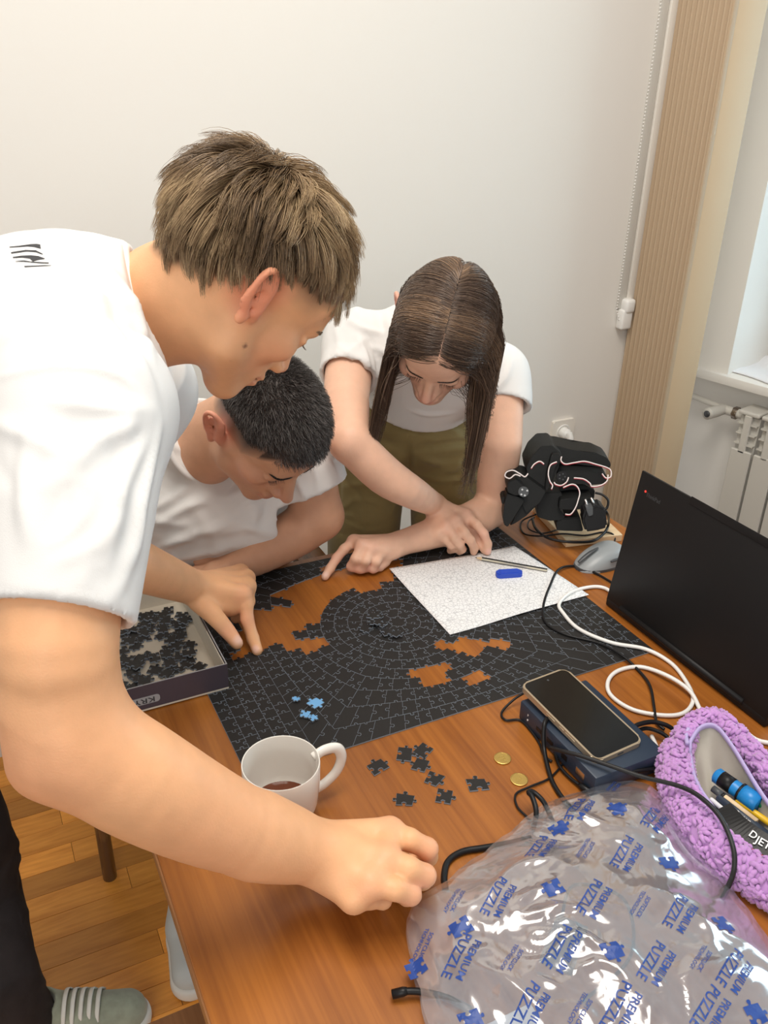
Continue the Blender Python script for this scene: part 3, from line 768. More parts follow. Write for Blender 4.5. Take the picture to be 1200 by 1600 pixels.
# ---- laptop, seen from the back of its lid
lb = A([0.367, -0.103, 0.012]); lt = A([0.400, -0.103, 0.259]); LW = 0.362
lap = empty('laptop', (0.48, -0.28, 0)); tag(lap, 'open black laptop seen from the back of its lid', 'laptop')
lz = nrm(lt-lb); ly = A([0, -1.0, 0]); lx_ = np.cross(ly, lz)          # local x: out of the lid back
LHt = float(np.linalg.norm(lt-lb))
ML = frame_m(lb, nrm(lx_), ly, lz)
def lbox(name, lo, hi, m, parent, bev=0.0): return box(name, lo, hi, m, parent, bev, M=ML)
sgn = 1 if lx_[0] < 0 else -1
lid = lbox('lid', (-0.004 if sgn > 0 else -0.001, 0, 0), (0.001 if sgn > 0 else 0.004, LW, LHt), M['laptop'], lap, 0.0012)
xo = 0.001*sgn
lbox('camera_bump', (min(xo, xo+sgn*0.0012), 0.115, LHt-0.010), (max(xo, xo+sgn*0.0012), 0.30, LHt+0.003), M['laptop'], lid, 0.0005)
lbox('screen', (min(-0.005*sgn, -0.0042*sgn), 0.006, 0.012), (max(-0.005*sgn, -0.0042*sgn), LW-0.006, LHt-0.008), M['screen'], lid)
bm = bmesh.new(); bm_lathe(bm, [(0, 0.0006), (0.0016, 0.0004), (0.0016, 0)], 12, ML @ Matrix.Translation((xo, 0.020, LHt-0.030)) @ Matrix.Rotation(math.pi/2*sgn, 4, 'Y')); from_bm('power_light', bm, M['led'], lid, True)
V, F = text_mesh('ThinkPad', 0.010)
V = A([tuple(ML @ Vector((xo+sgn*0.0002, 0.040-v[0]*-1*0.9, LHt-0.034+v[1]))) for v in V]); mesh('lid_lettering', V, F, M['mousedark'], lid)
base = box('base', (0.366, -0.103-LW, 0.0015), (0.610-0.02, -0.103, 0.0165), M['laptop'], lap, 0.002)
for i in range(5):
    for j in range(14):
        pass
kb = bmesh.new()
for i in range(6):
    for j in range(14): bm_box(kb, (0.395+0.018*i, -0.125-0.0235*j-0.0215, 0.0165), (0.395+0.018*i+0.0155, -0.125-0.0235*j, 0.0178), 0.0006, 1)
k_ = from_bm('keys', kb, M['blacksoft'], base, True); k_['kind'] = 'stuff'
tube('hinge', [(0.368, -0.14, 0.015), (0.368, -0.42, 0.015)], 0.006, M['laptop'], lap, smooth_path=False)

# ---- mouse
mo_a, mo_b = H(892, 884, 0.01), H(990, 872, 0.01)
md = nrm(A([0.96, 0.05, 0])); mn = A([-md[1], md[0], 0])
mo = A([0.455, 0.022, 0.0003])
mouse = empty('computer_mouse', tuple(mo)); tag(mouse, 'grey wireless computer mouse behind the laptop lid', 'mouse')
def mouse_surf(scale=1.0, z0=0.0, lo=0.0):
    V = []; F = []; nu, nv = 32, 14
    for j in range(nv+1):
        el_ = math.pi/2*j/nv
        for i in range(nu):
            a = 2*math.pi*i/nu
            ca, sa = math.cos(a), math.sin(a)
            x = 0.060*math.copysign(abs(ca)**0.8, ca)*math.cos(el_)**0.55; y = 0.034*math.copysign(abs(sa)**0.8, sa)*math.cos(el_)**0.55
            y *= 1+0.10*math.cos(a); z = 0.040*math.sin(el_)*(0.86+0.30*(x/0.06)-0.25*(x/0.06)**2)
            p = mo+md*x*scale+mn*y*scale+A([0, 0, z0+max(0, z)*scale]); V.append(p)
    for j in range(nv):
        for i in range(nu): F.append((j*nu+i, j*nu+(i+1) % nu, (j+1)*nu+(i+1) % nu, (j+1)*nu+i))
    return V, F
V, F = mouse_surf(); body = mesh('mouse_shell', V, F, M['mousegrey'], mouse, smooth=True)
pts = [mo+md*x+A([0, 0, z]) for x, z in ((-0.058, 0.016), (-0.045, 0.024), (-0.03, 0.031), (-0.012, 0.0365))]
tube('scroll_slot', pts, [0.003, 0.0045, 0.0045, 0.002], M['mousedark'], body, flat=0.5)
pts = [mo+md*x-mn*0.0345*1.0+A([0, 0, 0.0225+0.002*(x/0.03)]) for x in (-0.008, 0.004, 0.018)]
tube('side_button', pts, [0.002, 0.0032, 0.002], M['mousedark'], body)
prism('mouse_base', [tuple((mo+md*0.061*math.cos(t)+mn*0.0345*math.sin(t))[:2]) for t in np.linspace(0, 2*math.pi, 28, endpoint=False)], 0.0004, 0.006, M['mousedark'], mouse)

# ---- docking box with the phone lying on it
dk_e = empty('docking_station', (0.11, -0.38, 0)); tag(dk_e, 'dark navy docking box lying under the phone', 'docking station')
DK = (0.049, 0.168, -0.470, -0.296, 0.034)
dbx = box('housing', (DK[0], DK[2], 0.0010), (DK[1], DK[3], DK[4]), M['dock'], dk_e, 0.003)
def port(y, w, h, m=M['black'], z=0.017): return box('port', (DK[0]-0.0006, y-w/2, z-h/2), (DK[0]+0.001, y+w/2, z+h/2), m, dbx)
port(-0.345, 0.011, 0.006); port(-0.372, 0.014, 0.007); port(-0.405, 0.012, 0.009); port(-0.44, 0.018, 0.011, M['metal'])
bm = bmesh.new(); bm_lathe(bm, [(0, 0.0008), (0.0014, 0.0006), (0.0014, 0)], 10, Matrix.Translation((DK[0], -0.318, 0.014)) @ Matrix.Rotation(-math.pi/2, 4, 'Y')); from_bm('power_mark', bm, M['inkwhite'], dbx, True)
V, F = text_mesh('P', 0.006); V = A([(DK[0]-0.0003, -0.318-v[0], 0.022+v[1]) for v in V]); mesh('port_lettering', V, F, M['inkwhite'], dbx)
p0, p1, p2, p3 = H(820, 1063, 0.058), H(886, 1041, 0.054), H(1005, 1152, 0.050), H(926, 1184, 0.052)
pc = (p0+p1+p2+p3)/4; pc[2] = 0.0475
px_ = nrm((p1-p0)+(p2-p3)); py_ = nrm((p0-p3)+(p1-p2)); pz_ = nrm(np.cross(px_, py_)); py_ = np.cross(pz_, px_)
ph = empty('smartphone', tuple(pc)); tag(ph, 'smartphone in a champagne bumper resting on the navy box', 'phone')
PW_, PL_ = float((np.linalg.norm(p1-p0)+np.linalg.norm(p2-p3))/2), float((np.linalg.norm(p0-p3)+np.linalg.norm(p1-p2))/2)
pz_ = nrm(A([0.0, -0.07, 1.0])); px_ = nrm(px_-(px_@pz_)*pz_); py_ = np.cross(pz_, px_)
pc[2] = DK[4]+0.0055+0.0045
MP = frame_m(pc, px_, py_, pz_)
fr = prism('bumper_frame', round_rect(PW_, PL_, 0.012, 6), -0.0048, 0.0042, M['phonecase'], ph, MP, 0.0015)
prism('screen', round_rect(PW_-0.006, PL_-0.006, 0.009, 6), 0.0042, 0.0047, M['screen'], ph, MP, 0.0002)
bm = bmesh.new(); bm_lathe(bm, [(0, 0.0049), (0.0018, 0.0049), (0.0018, 0.0047)], 12, MP @ Matrix.Translation((0, PL_/2-0.012, 0))); from_bm('front_camera', bm, M['mousedark'], ph, True)
for (yy, ln) in ((0.012, 0.018), (-0.012, 0.010), (-0.03, 0.02)):
    box('side_button', (-PW_/2-0.0008, yy-ln/2, -0.0015), (-PW_/2+0.001, yy+ln/2, 0.0015), M['phonecase'], fr, 0.0004, 1, MP)
box('usb_port', (-0.005, -PL_/2-0.0004, -0.0015), (0.005, -PL_/2+0.001, 0.0015), M['mousedark'], fr, 0.0, 1, MP)

# ---- cables: each one its own thing
def cable(label, pts, r, m, name='cable', plugs=None):
    P = [H(p[0], p[1], p[2] if len(p) > 2 else r+0.0004) for p in pts]
    e = empty(name, tuple(P[0])); tag(e, label, 'cable')
    tube('cable_sheath', P, r, m, e, n=7, sides=8)
    for (k, ln, rr) in (plugs or []):
        a = P[k]; b = P[k+1] if k == 0 else P[k-1]; d = nrm(b-a)
        tube('connector', [a-d*0.002, a+d*ln*0.7, a+d*ln], [rr, rr, r], m, e, sides=10, smooth_path=False)
    return e
K = M['black']
cable('thin black cable curling from the laptop over the paper to the box', [(962, 914, .004), (935, 898, .004), (905, 885), (874, 889, .007), (859, 916, .007), (849, 947, .006), (853, 973, .005), (882, 991, .005), (932, 1004, .005), (970, 1023, .008), (1000, 1050), (1016, 1073, .007), (1022, 1105, .006), (1026, 1128, .006), (1038, 1140, .004)], 0.0023, K)
cable('thick white cable looping on the table beside the laptop lid', [(960, 930, .004), (945, 919, .004), (924, 917, .004), (893, 925, .007), (874, 943, .007), (880, 958, .006), (905, 983, .006), (955, 1004, .006), (1008, 1014, .006), (1047, 1035, .004), (1070, 1062, .004), (1083, 1092, .004), (1070, 1113, .004), (1039, 1118, .004), (989, 1109, .004), (955, 1087, .004), (950, 1065, .004), (966, 1048, .004), (1001, 1042, .004), (1043, 1056, .010), (1077, 1079, .010), (1093, 1107, .006), (1100, 1125, .004)], 0.0033, M['whitecable'])
cable('thin black cable bowing left from the phone and under the box', [(822, 1081, .022), (803, 1093, .012), (784, 1113, .003), (790, 1125, .003), (812, 1125, .003), (828, 1140, .003), (842, 1160, .003), (850, 1180, .003), (862, 1190, .003)], 0.0018, K)
cable('ribbed black cable hanging over the left edge of the navy box', [(868, 1114, .0372), (857, 1121, .0385), (850, 1134, .036), (850, 1170, .012), (860, 1213, .004), (872, 1237, .004), (890, 1260, .004), (905, 1280, .004)], 0.0032, K)
cable('long dark grey cable arching across the box and the lilac case', [(860, 1168, .018), (880, 1174, .034), (908, 1181, .042), (955, 1197, .046), (1005, 1214, .050), (1060, 1228, .062), (1095, 1246, .070), (1126, 1278, .070), (1145, 1322, .062), (1147, 1358, .045), (1138, 1385, .02), (1128, 1405, .006)], 0.0030, M['blacksoft'])
cable('black cable drooping from the box front into a round plug', [(905, 1180, .031), (930, 1200, .024), (960, 1206, .020), (1000, 1204, .020), (1030, 1200, .012)], 0.0030, K)
cable('short black cable curving down to the barrel connector', [(867, 1176, .006), (874, 1196, .005), (888, 1213, .004), (906, 1227, .0055), (925, 1240, .006)], 0.0024, K, plugs=[(4, 0.022, 0.0048)])
cable('thin black wire bent at an angle near the lower coin', [(880, 1192, .003), (870, 1205, .003), (855, 1218, .003), (826, 1230, .003), (806, 1241, .003), (808, 1260, .003), (822, 1275, .003), (838, 1290, .003)], 0.0015, K)
cable('black cable loop standing up beside the bag top corner', [(832, 1296, .004), (838, 1270, .022), (832, 1246, .030), (826, 1238, .030), (834, 1238, .028), (850, 1254, .022), (862, 1280, .006), (870, 1300, .003)], 0.0034, K)
cable('thick black cable curving out from under the plastic bag', [(697, 1392, .004), (694, 1370, .004), (700, 1346, .004), (722, 1331, .004), (755, 1325, .004), (790, 1319, .004), (830, 1310, .004)], 0.0040, K)
cable('black cable arching from the box towards the lilac case', [(985, 1140, .030), (998, 1132, .030), (1020, 1128, .026), (1043, 1134, .022), (1058, 1146, .014), (1068, 1160, .006)], 0.0034, K)
cable('second black cable tucked behind the navy box corner', [(990, 1145, .020), (1010, 1138, .018), (1035, 1146, .014), (1050, 1160, .008), (1056, 1172, .004)], 0.0030, K)
cable('black cable with ribbed end poking out left of the bag', [(616, 1553, .008), (632, 1549, .011), (660, 1550, .010), (700, 1560, .006), (740, 1580, .004)], 0.0036, K, plugs=[(0, 0.014, 0.0048)])
cable('white cable curling along the left side of the lilac case', [(1018, 1150, .004), (1030, 1180, .004), (1034, 1225, .004), (1042, 1280, .004), (1075, 1335, .004), (1120, 1368, .004), (1180, 1400, .004)], 0.0032, M['whitecable'])
cable('white cable running behind the lilac case to the right', [(1120, 1110, .005), (1150, 1130, .004), (1180, 1155, .004), (1215, 1165, .004), (1260, 1190, .004)], 0.0033, M['whitecable'])
# black power adapter half under the lilac case
a0 = H(1040, 1262, 0.012)
ad = empty('power_adapter', (a0[0], a0[1], 0)); tag(ad, 'black power adapter with white label against the lilac case', 'adapter')
ax = nrm((H(1112, 1352, .02)-H(1044, 1270, .02))*A([1, 1, 0])); ay = A([-ax[1], ax[0], 0])
MA = frame_m(H(1044, 1270, .0), ax, ay, A([0, 0, 1.0]))
box('adapter_housing', (0, -0.002, 0.001), (0.105, 0.048, 0.026), M['black'], ad, 0.004, 2, MA)
box('adapter_label', (0.045, 0.002, 0.026), (0.088, 0.022, 0.0262), M['white'], ad, 0, 1, MA)

# ------------------------------------------------------------------ robot arm on its board
b0, b1, b2 = H(885, 845, .016), H(966, 836, .016), H(800, 815, .016)
brd = empty('wooden_board', (b0[0], b0[1], 0)); 
bx = nrm((b1-b0)*A([1, 1, 0])); by = A([-bx[1], bx[0], 0.0])
MB = frame_m(A([b0[0], b0[1], 0]), bx, by, A([0, 0, 1.0]))
bo = box('wooden_board', (0, 0, 0.0004), (0.125, 0.165, 0.016), M['board'], None, 0.001, 1, MB); bpy.data.objects.remove(brd)
bo.name = 'wooden_board'; tag(bo, 'pale pine board under the black robot arm', 'board')
rob = empty('robot_arm', (float(b0[0]+0.05), float(b0[1]+0.08), 0.016)); tag(rob, 'black toy robot arm folded on a pine board with red and white wires', 'robot arm')
RB = M['robot']
def slab(name, poly, t, th, parent=rob, m=RB, bev=0.0015, away=0.0):
    """plate whose face is given as seen from the front at depth t, th thick going back"""
    V = [S(x, y, t+away) for x, y in poly]; n = len(V)
    back = nrm(A([CW[0], CW[1], 0]))*th
    bm = bmesh.new(); a = [bm.verts.new(tuple(v)) for v in V]; b = [bm.verts.new(tuple(v+back)) for v in V]
    bm.faces.new(a); bm.faces.new(b[::-1])
    for i in range(n): bm.faces.new((a[i], b[i], b[(i+1) % n], a[(i+1) % n]))
    bmesh.ops.bevel(bm, geom=bm.edges[:], offset=bev, segments=2, affect='EDGES')
    return from_bm(name, bm, m, parent, True)
def ppx(ox, oy, s, pts): return [(ox+x/s, oy+y/s) for x, y in pts]
c3 = lambda pts: ppx(780, 680, 6.0, pts)
slab('upper_link', c3([(470, 100), (560, 105), (720, 150), (900, 165), (1010, 215), (1050, 270), (1040, 310), (960, 300), (700, 260), (600, 270), (520, 260), (480, 180)]), 1.72, 0.055)
slab('link_fork', c3([(395, 105), (500, 100), (590, 180), (560, 300), (480, 480), (440, 520), (330, 470), (270, 400), (255, 310), (310, 190)]), 1.70, 0.070)
slab('link_guard', c3([(500, 180), (570, 180), (585, 240), (520, 290), (490, 420), (460, 520), (430, 515), (450, 350), (480, 230)]), 1.69, 0.015)
slab('forearm_link', c3([(545, 360), (600, 335), (960, 345), (1010, 380), (1005, 440), (980, 460), (860, 470), (700, 445), (600, 455), (550, 420)]), 1.70, 0.05)
slab('servo_block', c3([(560, 260), (700, 270), (960, 310), (980, 350), (560, 345)]), 1.73, 0.05)
slab('wrist_block', c3([(150, 390), (260, 400), (440, 530), (380, 640), (250, 740), (200, 600), (100, 430)]), 1.68, 0.06)
slab('wrist_servo', c3([(95, 430), (150, 410), (230, 470), (240, 560), (150, 570), (80, 540), (75, 460)]), 1.665, 0.05)
slab('gripper_jaw', c3([(75, 540), (150, 570), (215, 590), (240, 620), (190, 690), (120, 800), (80, 865), (45, 840), (35, 760), (50, 640)]), 1.67, 0.030)
slab('gripper_jaw', c3([(240, 600), (380, 580), (400, 620), (250, 760), (150, 830), (100, 850), (150, 760)]), 1.685, 0.030)
slab('gripper_bracket', c3([(20, 600), (50, 575), (75, 585), (70, 640), (25, 650)]), 1.68, 0.03)
slab('base_column', c3([(380, 540), (580, 530), (600, 600), (560, 700), (620, 760), (600, 800), (470, 805), (360, 770), (350, 690)]), 1.72, 0.08)
slab('base_servo', c3([(570, 610), (700, 590), (880, 590), (880, 690), (700, 700), (560, 700)]), 1.705, 0.06)
slab('base_top', c3([(460, 500), (600, 480), (790, 460), (900, 520), (890, 600), (600, 620), (460, 600)]), 1.74, 0.08)
slab('controller_board', c3([(540, 810), (600, 780), (760, 770), (790, 900), (760, 905), (540, 895)]), 1.72, 0.05)
def disc(name, cx, cy, t, r, m=RB, parent=rob, th=0.004):
    c = S(cx, cy, t); n_ = -nrm(CW); q = Vector(n_).to_track_quat('Z', 'Y').to_matrix().to_4x4()
    bm = bmesh.new(); bm_lathe(bm, [(0, 0.0), (r, 0.0), (r, -th), (0, -th)], 20, Matrix.Translation(tuple(c)) @ q); return from_bm(name, bm, m, parent, True)
hub = disc('servo_horn', 780+228/6, 680+530/6, 1.662, 0.010, M['mousedark'])
for dx_, dy_ in ((-12, -20), (35, -10), (-20, 25), (12, 35)): disc('screw', 780+(228+dx_)/6, 680+(530+dy_)/6, 1.6605, 0.0019, M['metal'], hub, 0.001)
h2 = disc('servo_horn', 780+590/6, 680+390/6, 1.698, 0.011, M['black'])
for k in range(5): disc('screw', 780+(590+28*math.cos(k*1.256))/6, 680+(390+28*math.sin(k*1.256))/6, 1.6965, 0.0014, M['mousedark'], h2, 0.001)
M['wirered'] = mat('red_wire', (0.55, 0.03, 0.06), 0.5); M['wirewhite'] = mat('white_wire', (0.82, 0.74, 0.72), 0.5)
def wire(pts, t, parent=rob):
    P = [S(780+x/6, 680+y/6, t) for x, y in pts]
    tube('wire_white', P, 0.0012, M['wirewhite'], parent, n=6, sides=6)
    tube('wire_red', [p+A([0, 0, -0.0016]) for p in P], 0.0010, M['wirered'], parent, n=6, sides=6)
wire([(585, 200), (580, 240), (620, 270), (700, 258), (800, 245), (900, 270), (1000, 300), (1045, 330), (1045, 390), (1000, 400), (965, 360)], 1.683)
wire([(540, 250), (480, 280), (460, 360), (475, 430), (500, 470), (490, 505)], 1.672)
wire([(650, 395), (630, 440), (580, 470), (530, 460), (515, 440)], 1.680)
wire([(700, 400), (790, 410), (850, 450), (870, 480), (950, 470), (1010, 430), (1020, 370)], 1.683)
wire([(600, 490), (680, 460), (730, 480), (755, 540), (740, 610), (715, 680), (670, 740), (620, 740)], 1.680)
wire([(300, 310), (330, 270), (380, 245), (420, 270)], 1.672)
tube('wire_loop', [S(780+x/6, 680+y/6, 1.66) for x, y in ((270, 360), (240, 390), (190, 360), (130, 330), (70, 345), (55, 385), (100, 405), (150, 370), (200, 385))], 0.0013, M['wirewhite'], rob)
pa_ = empty('plug_adapter', (0.53, 0.11, 0.03)); tag(pa_, 'black two-pin plug adapter lying beside the robot arm', 'adapter')
slab('adapter_body', c3([(780, 790), (810, 700), (930, 655), (1000, 700), (1020, 870), (950, 895), (810, 915)]), 1.665, 0.035, pa_, M['black'], 0.004)
slab('adapter_block', c3([(815, 685), (880, 675), (880, 750), (840, 765)]), 1.662, 0.02, pa_, M['mousedark'], 0.001)
for (x0, y0, x1, y1) in ((835, 680, 805, 600), (895, 660, 860, 585)):
    tube('prong', [S(780+x0/6, 680+y0/6, 1.675), S(780+x1/6, 680+y1/6, 1.675)], 0.0022, M['metal'], pa_, smooth_path=False)
def wcable(label, pts, r, m=M['black']):
    P = [S(780+x/6, 680+y/6, t) if z is None else H(780+x/6, 680+y/6, z) for (x, y, z, t) in pts]
    e = empty('cable', tuple(P[0])); tag(e, label, 'cable'); tube('cable_sheath', P, r, m, e, n=7)
zb_ = 0.0185
wcable('black cable coiled round the front of the pine board', [(310, 780, zb_, 0), (340, 870, zb_, 0), (430, 950, zb_, 0), (560, 990, zb_, 0), (720, 1003, zb_, 0), (880, 990, zb_, 0), (980, 920, zb_, 0), (1025, 830, 0.03, 0), (1010, 730, None, 1.70), (940, 650, None, 1.71)], 0.0028)
wcable('thin black cable looping left off the pine board', [(350, 740, .02, 0), (220, 800, .004, 0), (200, 870, .003, 0), (250, 930, .003, 0), (400, 945, zb_, 0), (600, 925, zb_, 0), (800, 940, zb_, 0), (960, 910, zb_, 0), (1050, 920, zb_, 0), (1085, 960, .010, 0), (1080, 1000, .004, 0)], 0.0018)
wcable('thin black cable tangled under the robot gripper', [(330, 770, .02, 0), (275, 810, zb_, 0), (280, 880, zb_, 0), (400, 920, zb_, 0), (540, 890, zb_, 0)], 0.0016)
wcable('black cable hanging from the robot arm to its adapter', [(900, 540, None, 1.70), (970, 560, None, 1.695), (1020, 610, None, 1.69), (1010, 680, None, 1.69), (960, 710, None, 1.69)], 0.0024)
# ================================================================== rounded bodies: smooth-blended volumes turned into one skin
class Body:
    def __init__(self): self.p = []
    def cone(self, a, b, ra, rb, k=0.01, op='+'):
        a = A(a, float); b = A(b, float); ba = b-a; L2 = max(ba@ba, 1e-12)
        def f(P):
            t = np.clip(((P-a)@ba)/L2, 0, 1); return np.linalg.norm(P-a-t[..., None]*ba, axis=-1)-(ra+(rb-ra)*t)
        lo = np.minimum(a-ra, b-rb); hi = np.maximum(a+ra, b+rb)
        self.p.append((f, op, k, lo, hi)); return self
    def chain(self, pts, rad, k=0.01, op='+', kin=0.003):
        """a limb: consecutive tapered pieces that do not swell where they meet"""
        if np.isscalar(rad): rad = [rad]*len(pts)
        pts = [A(p, float) for p in pts]
        if len(pts) > 3:                                    # round the path and the taper
            sp = spline([np.append(p, r) for p, r in zip(pts, rad)], 4); pts = [q[:3] for q in sp]; rad = [float(q[3]) for q in sp]
        seg = [(pts[i], pts[i+1]-pts[i], rad[i], rad[i+1]) for i in range(len(pts)-1)]
        def f(P):
            d = None
            for a, ba, ra, rb in seg:
                t = np.clip(((P-a)@ba)/max(ba@ba, 1e-12), 0, 1); v = np.linalg.norm(P-a-t[..., None]*ba, axis=-1)-(ra+(rb-ra)*t)
                d = v if d is None else np.minimum(d, v)
            return d
        Q = A(pts); R_ = A(rad)[:, None]
        self.p.append((f, op, k, (Q-R_).min(0), (Q+R_).max(0))); return self
    def ell(self, c, r, R=None, k=0.01, op='+'):
        c = A(c, float); r = A(r, float); Rm = np.eye(3) if R is None else A(R, float)
        def f(P):
            q = (P-c)@Rm; a = np.linalg.norm(q/r, axis=-1); b = np.linalg.norm(q/(r*r), axis=-1)
            return np.where(b < 1e-9, -r.min(), a*(a-1)/np.maximum(b, 1e-9))
        m = r.max(); self.p.append((f, op, k, c-m, c+m)); return self
    def half(self, c, n, k=0.004):
        """cut away everything on the n side of the plane"""
        c = A(c, float); n = nrm(n)
        def f(P): return -((P-c)@n)
        self.p.append((f, '-', k, None, None)); return self
    def mesh(self, h=0.004, n=8):
        pos = [q for q in self.p if q[1] == '+']
        lo = np.min([q[3] for q in pos], axis=0)-4*h; hi = np.max([q[4] for q in pos], axis=0)+4*h
        s = n*h; nb = np.ceil((hi-lo)/s).astype(int)
        bi = np.stack(np.meshgrid(*[np.arange(m) for m in nb], indexing='ij'), -1).reshape(-1, 3)
        bc = lo+(bi+0.5)*s
        D = np.stack([q[0](bc) for q in self.p], 1)
        isp = A([q[1] == '+' for q in self.p]); mind = D[:, isp].min(1); kmax = max(q[2] for q in self.p)
        act = np.abs(mind) < 0.9*s+kmax*0.3
        for j, q in enumerate(self.p):                      # blocks near a cut surface inside the body stay too
            if q[1] == '-': act |= (np.abs(D[:, j]) < 0.9*s) & (mind < 0.9*s)
        bi = bi[act]; D = D[act]; mind = mind[act]; B = len(bi)
        g = np.arange(n+1)
        loc = np.stack(np.meshgrid(g, g, g, indexing='ij'), -1).reshape(-1, 3)
        P = lo+h*(bi[:, None, :]*n+loc[None])
        d = np.full(P.shape[:2], 10.0)
        for j, (f, op, k, _, _) in enumerate(self.p):
            if op == '+':
                m = D[:, j] < mind+1.8*s+k
                if not m.any(): continue
                v = f(P[m]); a = d[m]; t = np.clip(0.5+0.5*(a-v)/k, 0, 1); d[m] = a*(1-t)+v*t-k*t*(1-t)
            else:
                m = D[:, j] < s*0.9+k
                if not m.any(): continue
                v = f(P[m]); a = d[m]; t = np.clip(0.5-0.5*(a+v)/k, 0, 1); d[m] = a*(1-t)+(-v)*t+k*t*(1-t)
        d = d.reshape(B, n+1, n+1, n+1)
        d = np.where(np.abs(d) < 1e-9, 1e-9, d)
        N = nb*n+2
        corners = [(0, 0, 0), (1, 0, 0), (0, 1, 0), (1, 1, 0), (0, 0, 1), (1, 0, 1), (0, 1, 1), (1, 1, 1)]
        cv = np.stack([d[:, x:x+n, y:y+n, z:z+n] for x, y, z in corners], -1)
        ins = cv < 0; mix = ins.any(-1) & ~ins.all(-1)
        b_, x_, y_, z_ = np.nonzero(mix); c = cv[b_, x_, y_, z_]
        acc = np.zeros((len(b_), 3)); cnt = np.zeros(len(b_))
        for i in range(8):
            for ax in range(3):
                if corners[i][ax]: continue
                j = corners.index(tuple(corners[i][q]+(1 if q == ax else 0) for q in range(3)))
                m = (c[:, i] < 0) != (c[:, j] < 0); t = c[m, i]/(c[m, i]-c[m, j])
                pt = np.tile(A(corners[i], float), (m.sum(), 1)); pt[:, ax] = t
                acc[m] += pt; cnt[m] += 1
        cell = bi[b_]*n+np.stack([x_, y_, z_], 1)
        V = lo+h*(cell+acc/cnt[:, None])
        cid = (cell[:, 0]*N[1]+cell[:, 1])*N[2]+cell[:, 2]
        order = np.argsort(cid); cs = cid[order]
        def find(q):
            ids = (q[:, 0]*N[1]+q[:, 1])*N[2]+q[:, 2]; i = np.minimum(np.searchsorted(cs, ids), len(cs)-1)
            ok = cs[i] == ids; return np.where(ok, order[i], -1)
        F = []
        for ax in range(3):
            sl0 = d[:, :n, :n, :n]; e = [0, 0, 0]; e[ax] = 1
            sl1 = d[:, e[0]:n+e[0], e[1]:n+e[1], e[2]:n+e[2]]
            b2, x2, y2, z2 = np.nonzero((sl0 < 0) != (sl1 < 0))
            base = bi[b2]*n+np.stack([x2, y2, z2], 1); u, v = [(1, 2), (2, 0), (0, 1)][ax]
            eu = np.zeros(3, int); eu[u] = 1; ev = np.zeros(3, int); ev[v] = 1
            q = np.stack([find(base-eu-ev), find(base-ev), find(base), find(base-eu)], 1)
            ok = (q >= 0).all(1); fl = sl0[b2, x2, y2, z2] >= 0
            q = np.where(fl[:, None], q[:, ::-1], q); F.append(q[ok])
        return V, np.concatenate(F)
def vnormals(V, F):
    n = np.cross(V[F[:, 2]]-V[F[:, 0]], V[F[:, 3]]-V[F[:, 1]]); N = np.zeros_like(V)
    for i in range(4): np.add.at(N, F[:, i], n)
    return N/(np.linalg.norm(N, axis=1)[:, None]+1e-12)
def relax(V, F, it=1, lam=0.5):
    for _ in range(it):
        S_ = np.zeros_like(V); c = np.zeros(len(V))
        for i in range(4):
            for j in ((i+1) % 4, (i+3) % 4):
                np.add.at(S_, F[:, i], V[F[:, j]]); np.add.at(c, F[:, i], 1)
        V = V+lam*(S_/np.maximum(c, 1)[:, None]-V)
    return V
def folds(V, F, lines, n=9):
    """raise soft ridges (or dents) along strokes laid on the cloth: (points, width, height)"""
    bvh = BVHTree.FromPolygons([tuple(v) for v in V], [tuple(int(x) for x in q) for q in F])
    N = vnormals(V, F); out = np.zeros(len(V)); o_ = Vector(tuple(CAM_POS))
    for (pts, w_, h_) in lines:
        sp = spline(pts, max(3, n//(len(pts)-1))); q = []
        for p in sp:
            hit = bvh.ray_cast(o_, (Vector(tuple(p))-o_).normalized())
            if hit[0] is None: hit = bvh.find_nearest(Vector(tuple(p)))
            q.append(A(hit[0]))
        q = A(q); lo = q.min(0)-3*w_; hi = q.max(0)+3*w_
        m = np.nonzero(((V > lo) & (V < hi)).all(1))[0]
        if not len(m): continue
        best = np.full(len(m), 1e9); tt = np.zeros(len(m))
        for i in range(len(q)-1):
            ba = q[i+1]-q[i]; L2 = ba@ba
            if L2 < 1e-10 or L2 > 0.01: continue
            t = np.clip(((V[m]-q[i])@ba)/L2, 0, 1); dd = np.linalg.norm(V[m]-q[i]-t[:, None]*ba, axis=1)
            u_ = dd < best; best = np.where(u_, dd, best); tt = np.where(u_, (i+t)/(len(q)-1), tt)
        out[m] += h_*np.exp(-(best/w_)**2)*np.sin(math.pi*(0.08+0.84*tt))
    return V+N*out[:, None]
def paint(V, base, blobs):
    C_ = np.tile(A(base, float), (len(V), 1))
    for (c, r, col, s, soft) in blobs:
        dd = np.linalg.norm(V-A(c, float), axis=1); f = s*np.clip((r*(1+soft)-dd)/(2*soft*r+1e-9), 0, 1)
        f = f*f*(3-2*f) if s >= 0.999 else f
        C_ = C_*(1-f[:, None])+A(col)*f[:, None]
    return C_
def noise3(P, scale, seed=0):
    """cheap smooth pseudo-noise from a few rotated sines"""
    r = np.random.RandomState(seed); out = np.zeros(len(P))
    for i in range(6):
        k = r.normal(size=3); k /= np.linalg.norm(k); out += np.sin((P@k)*scale*(0.7+0.25*i)+r.uniform(0, 6.28))
    return out/6
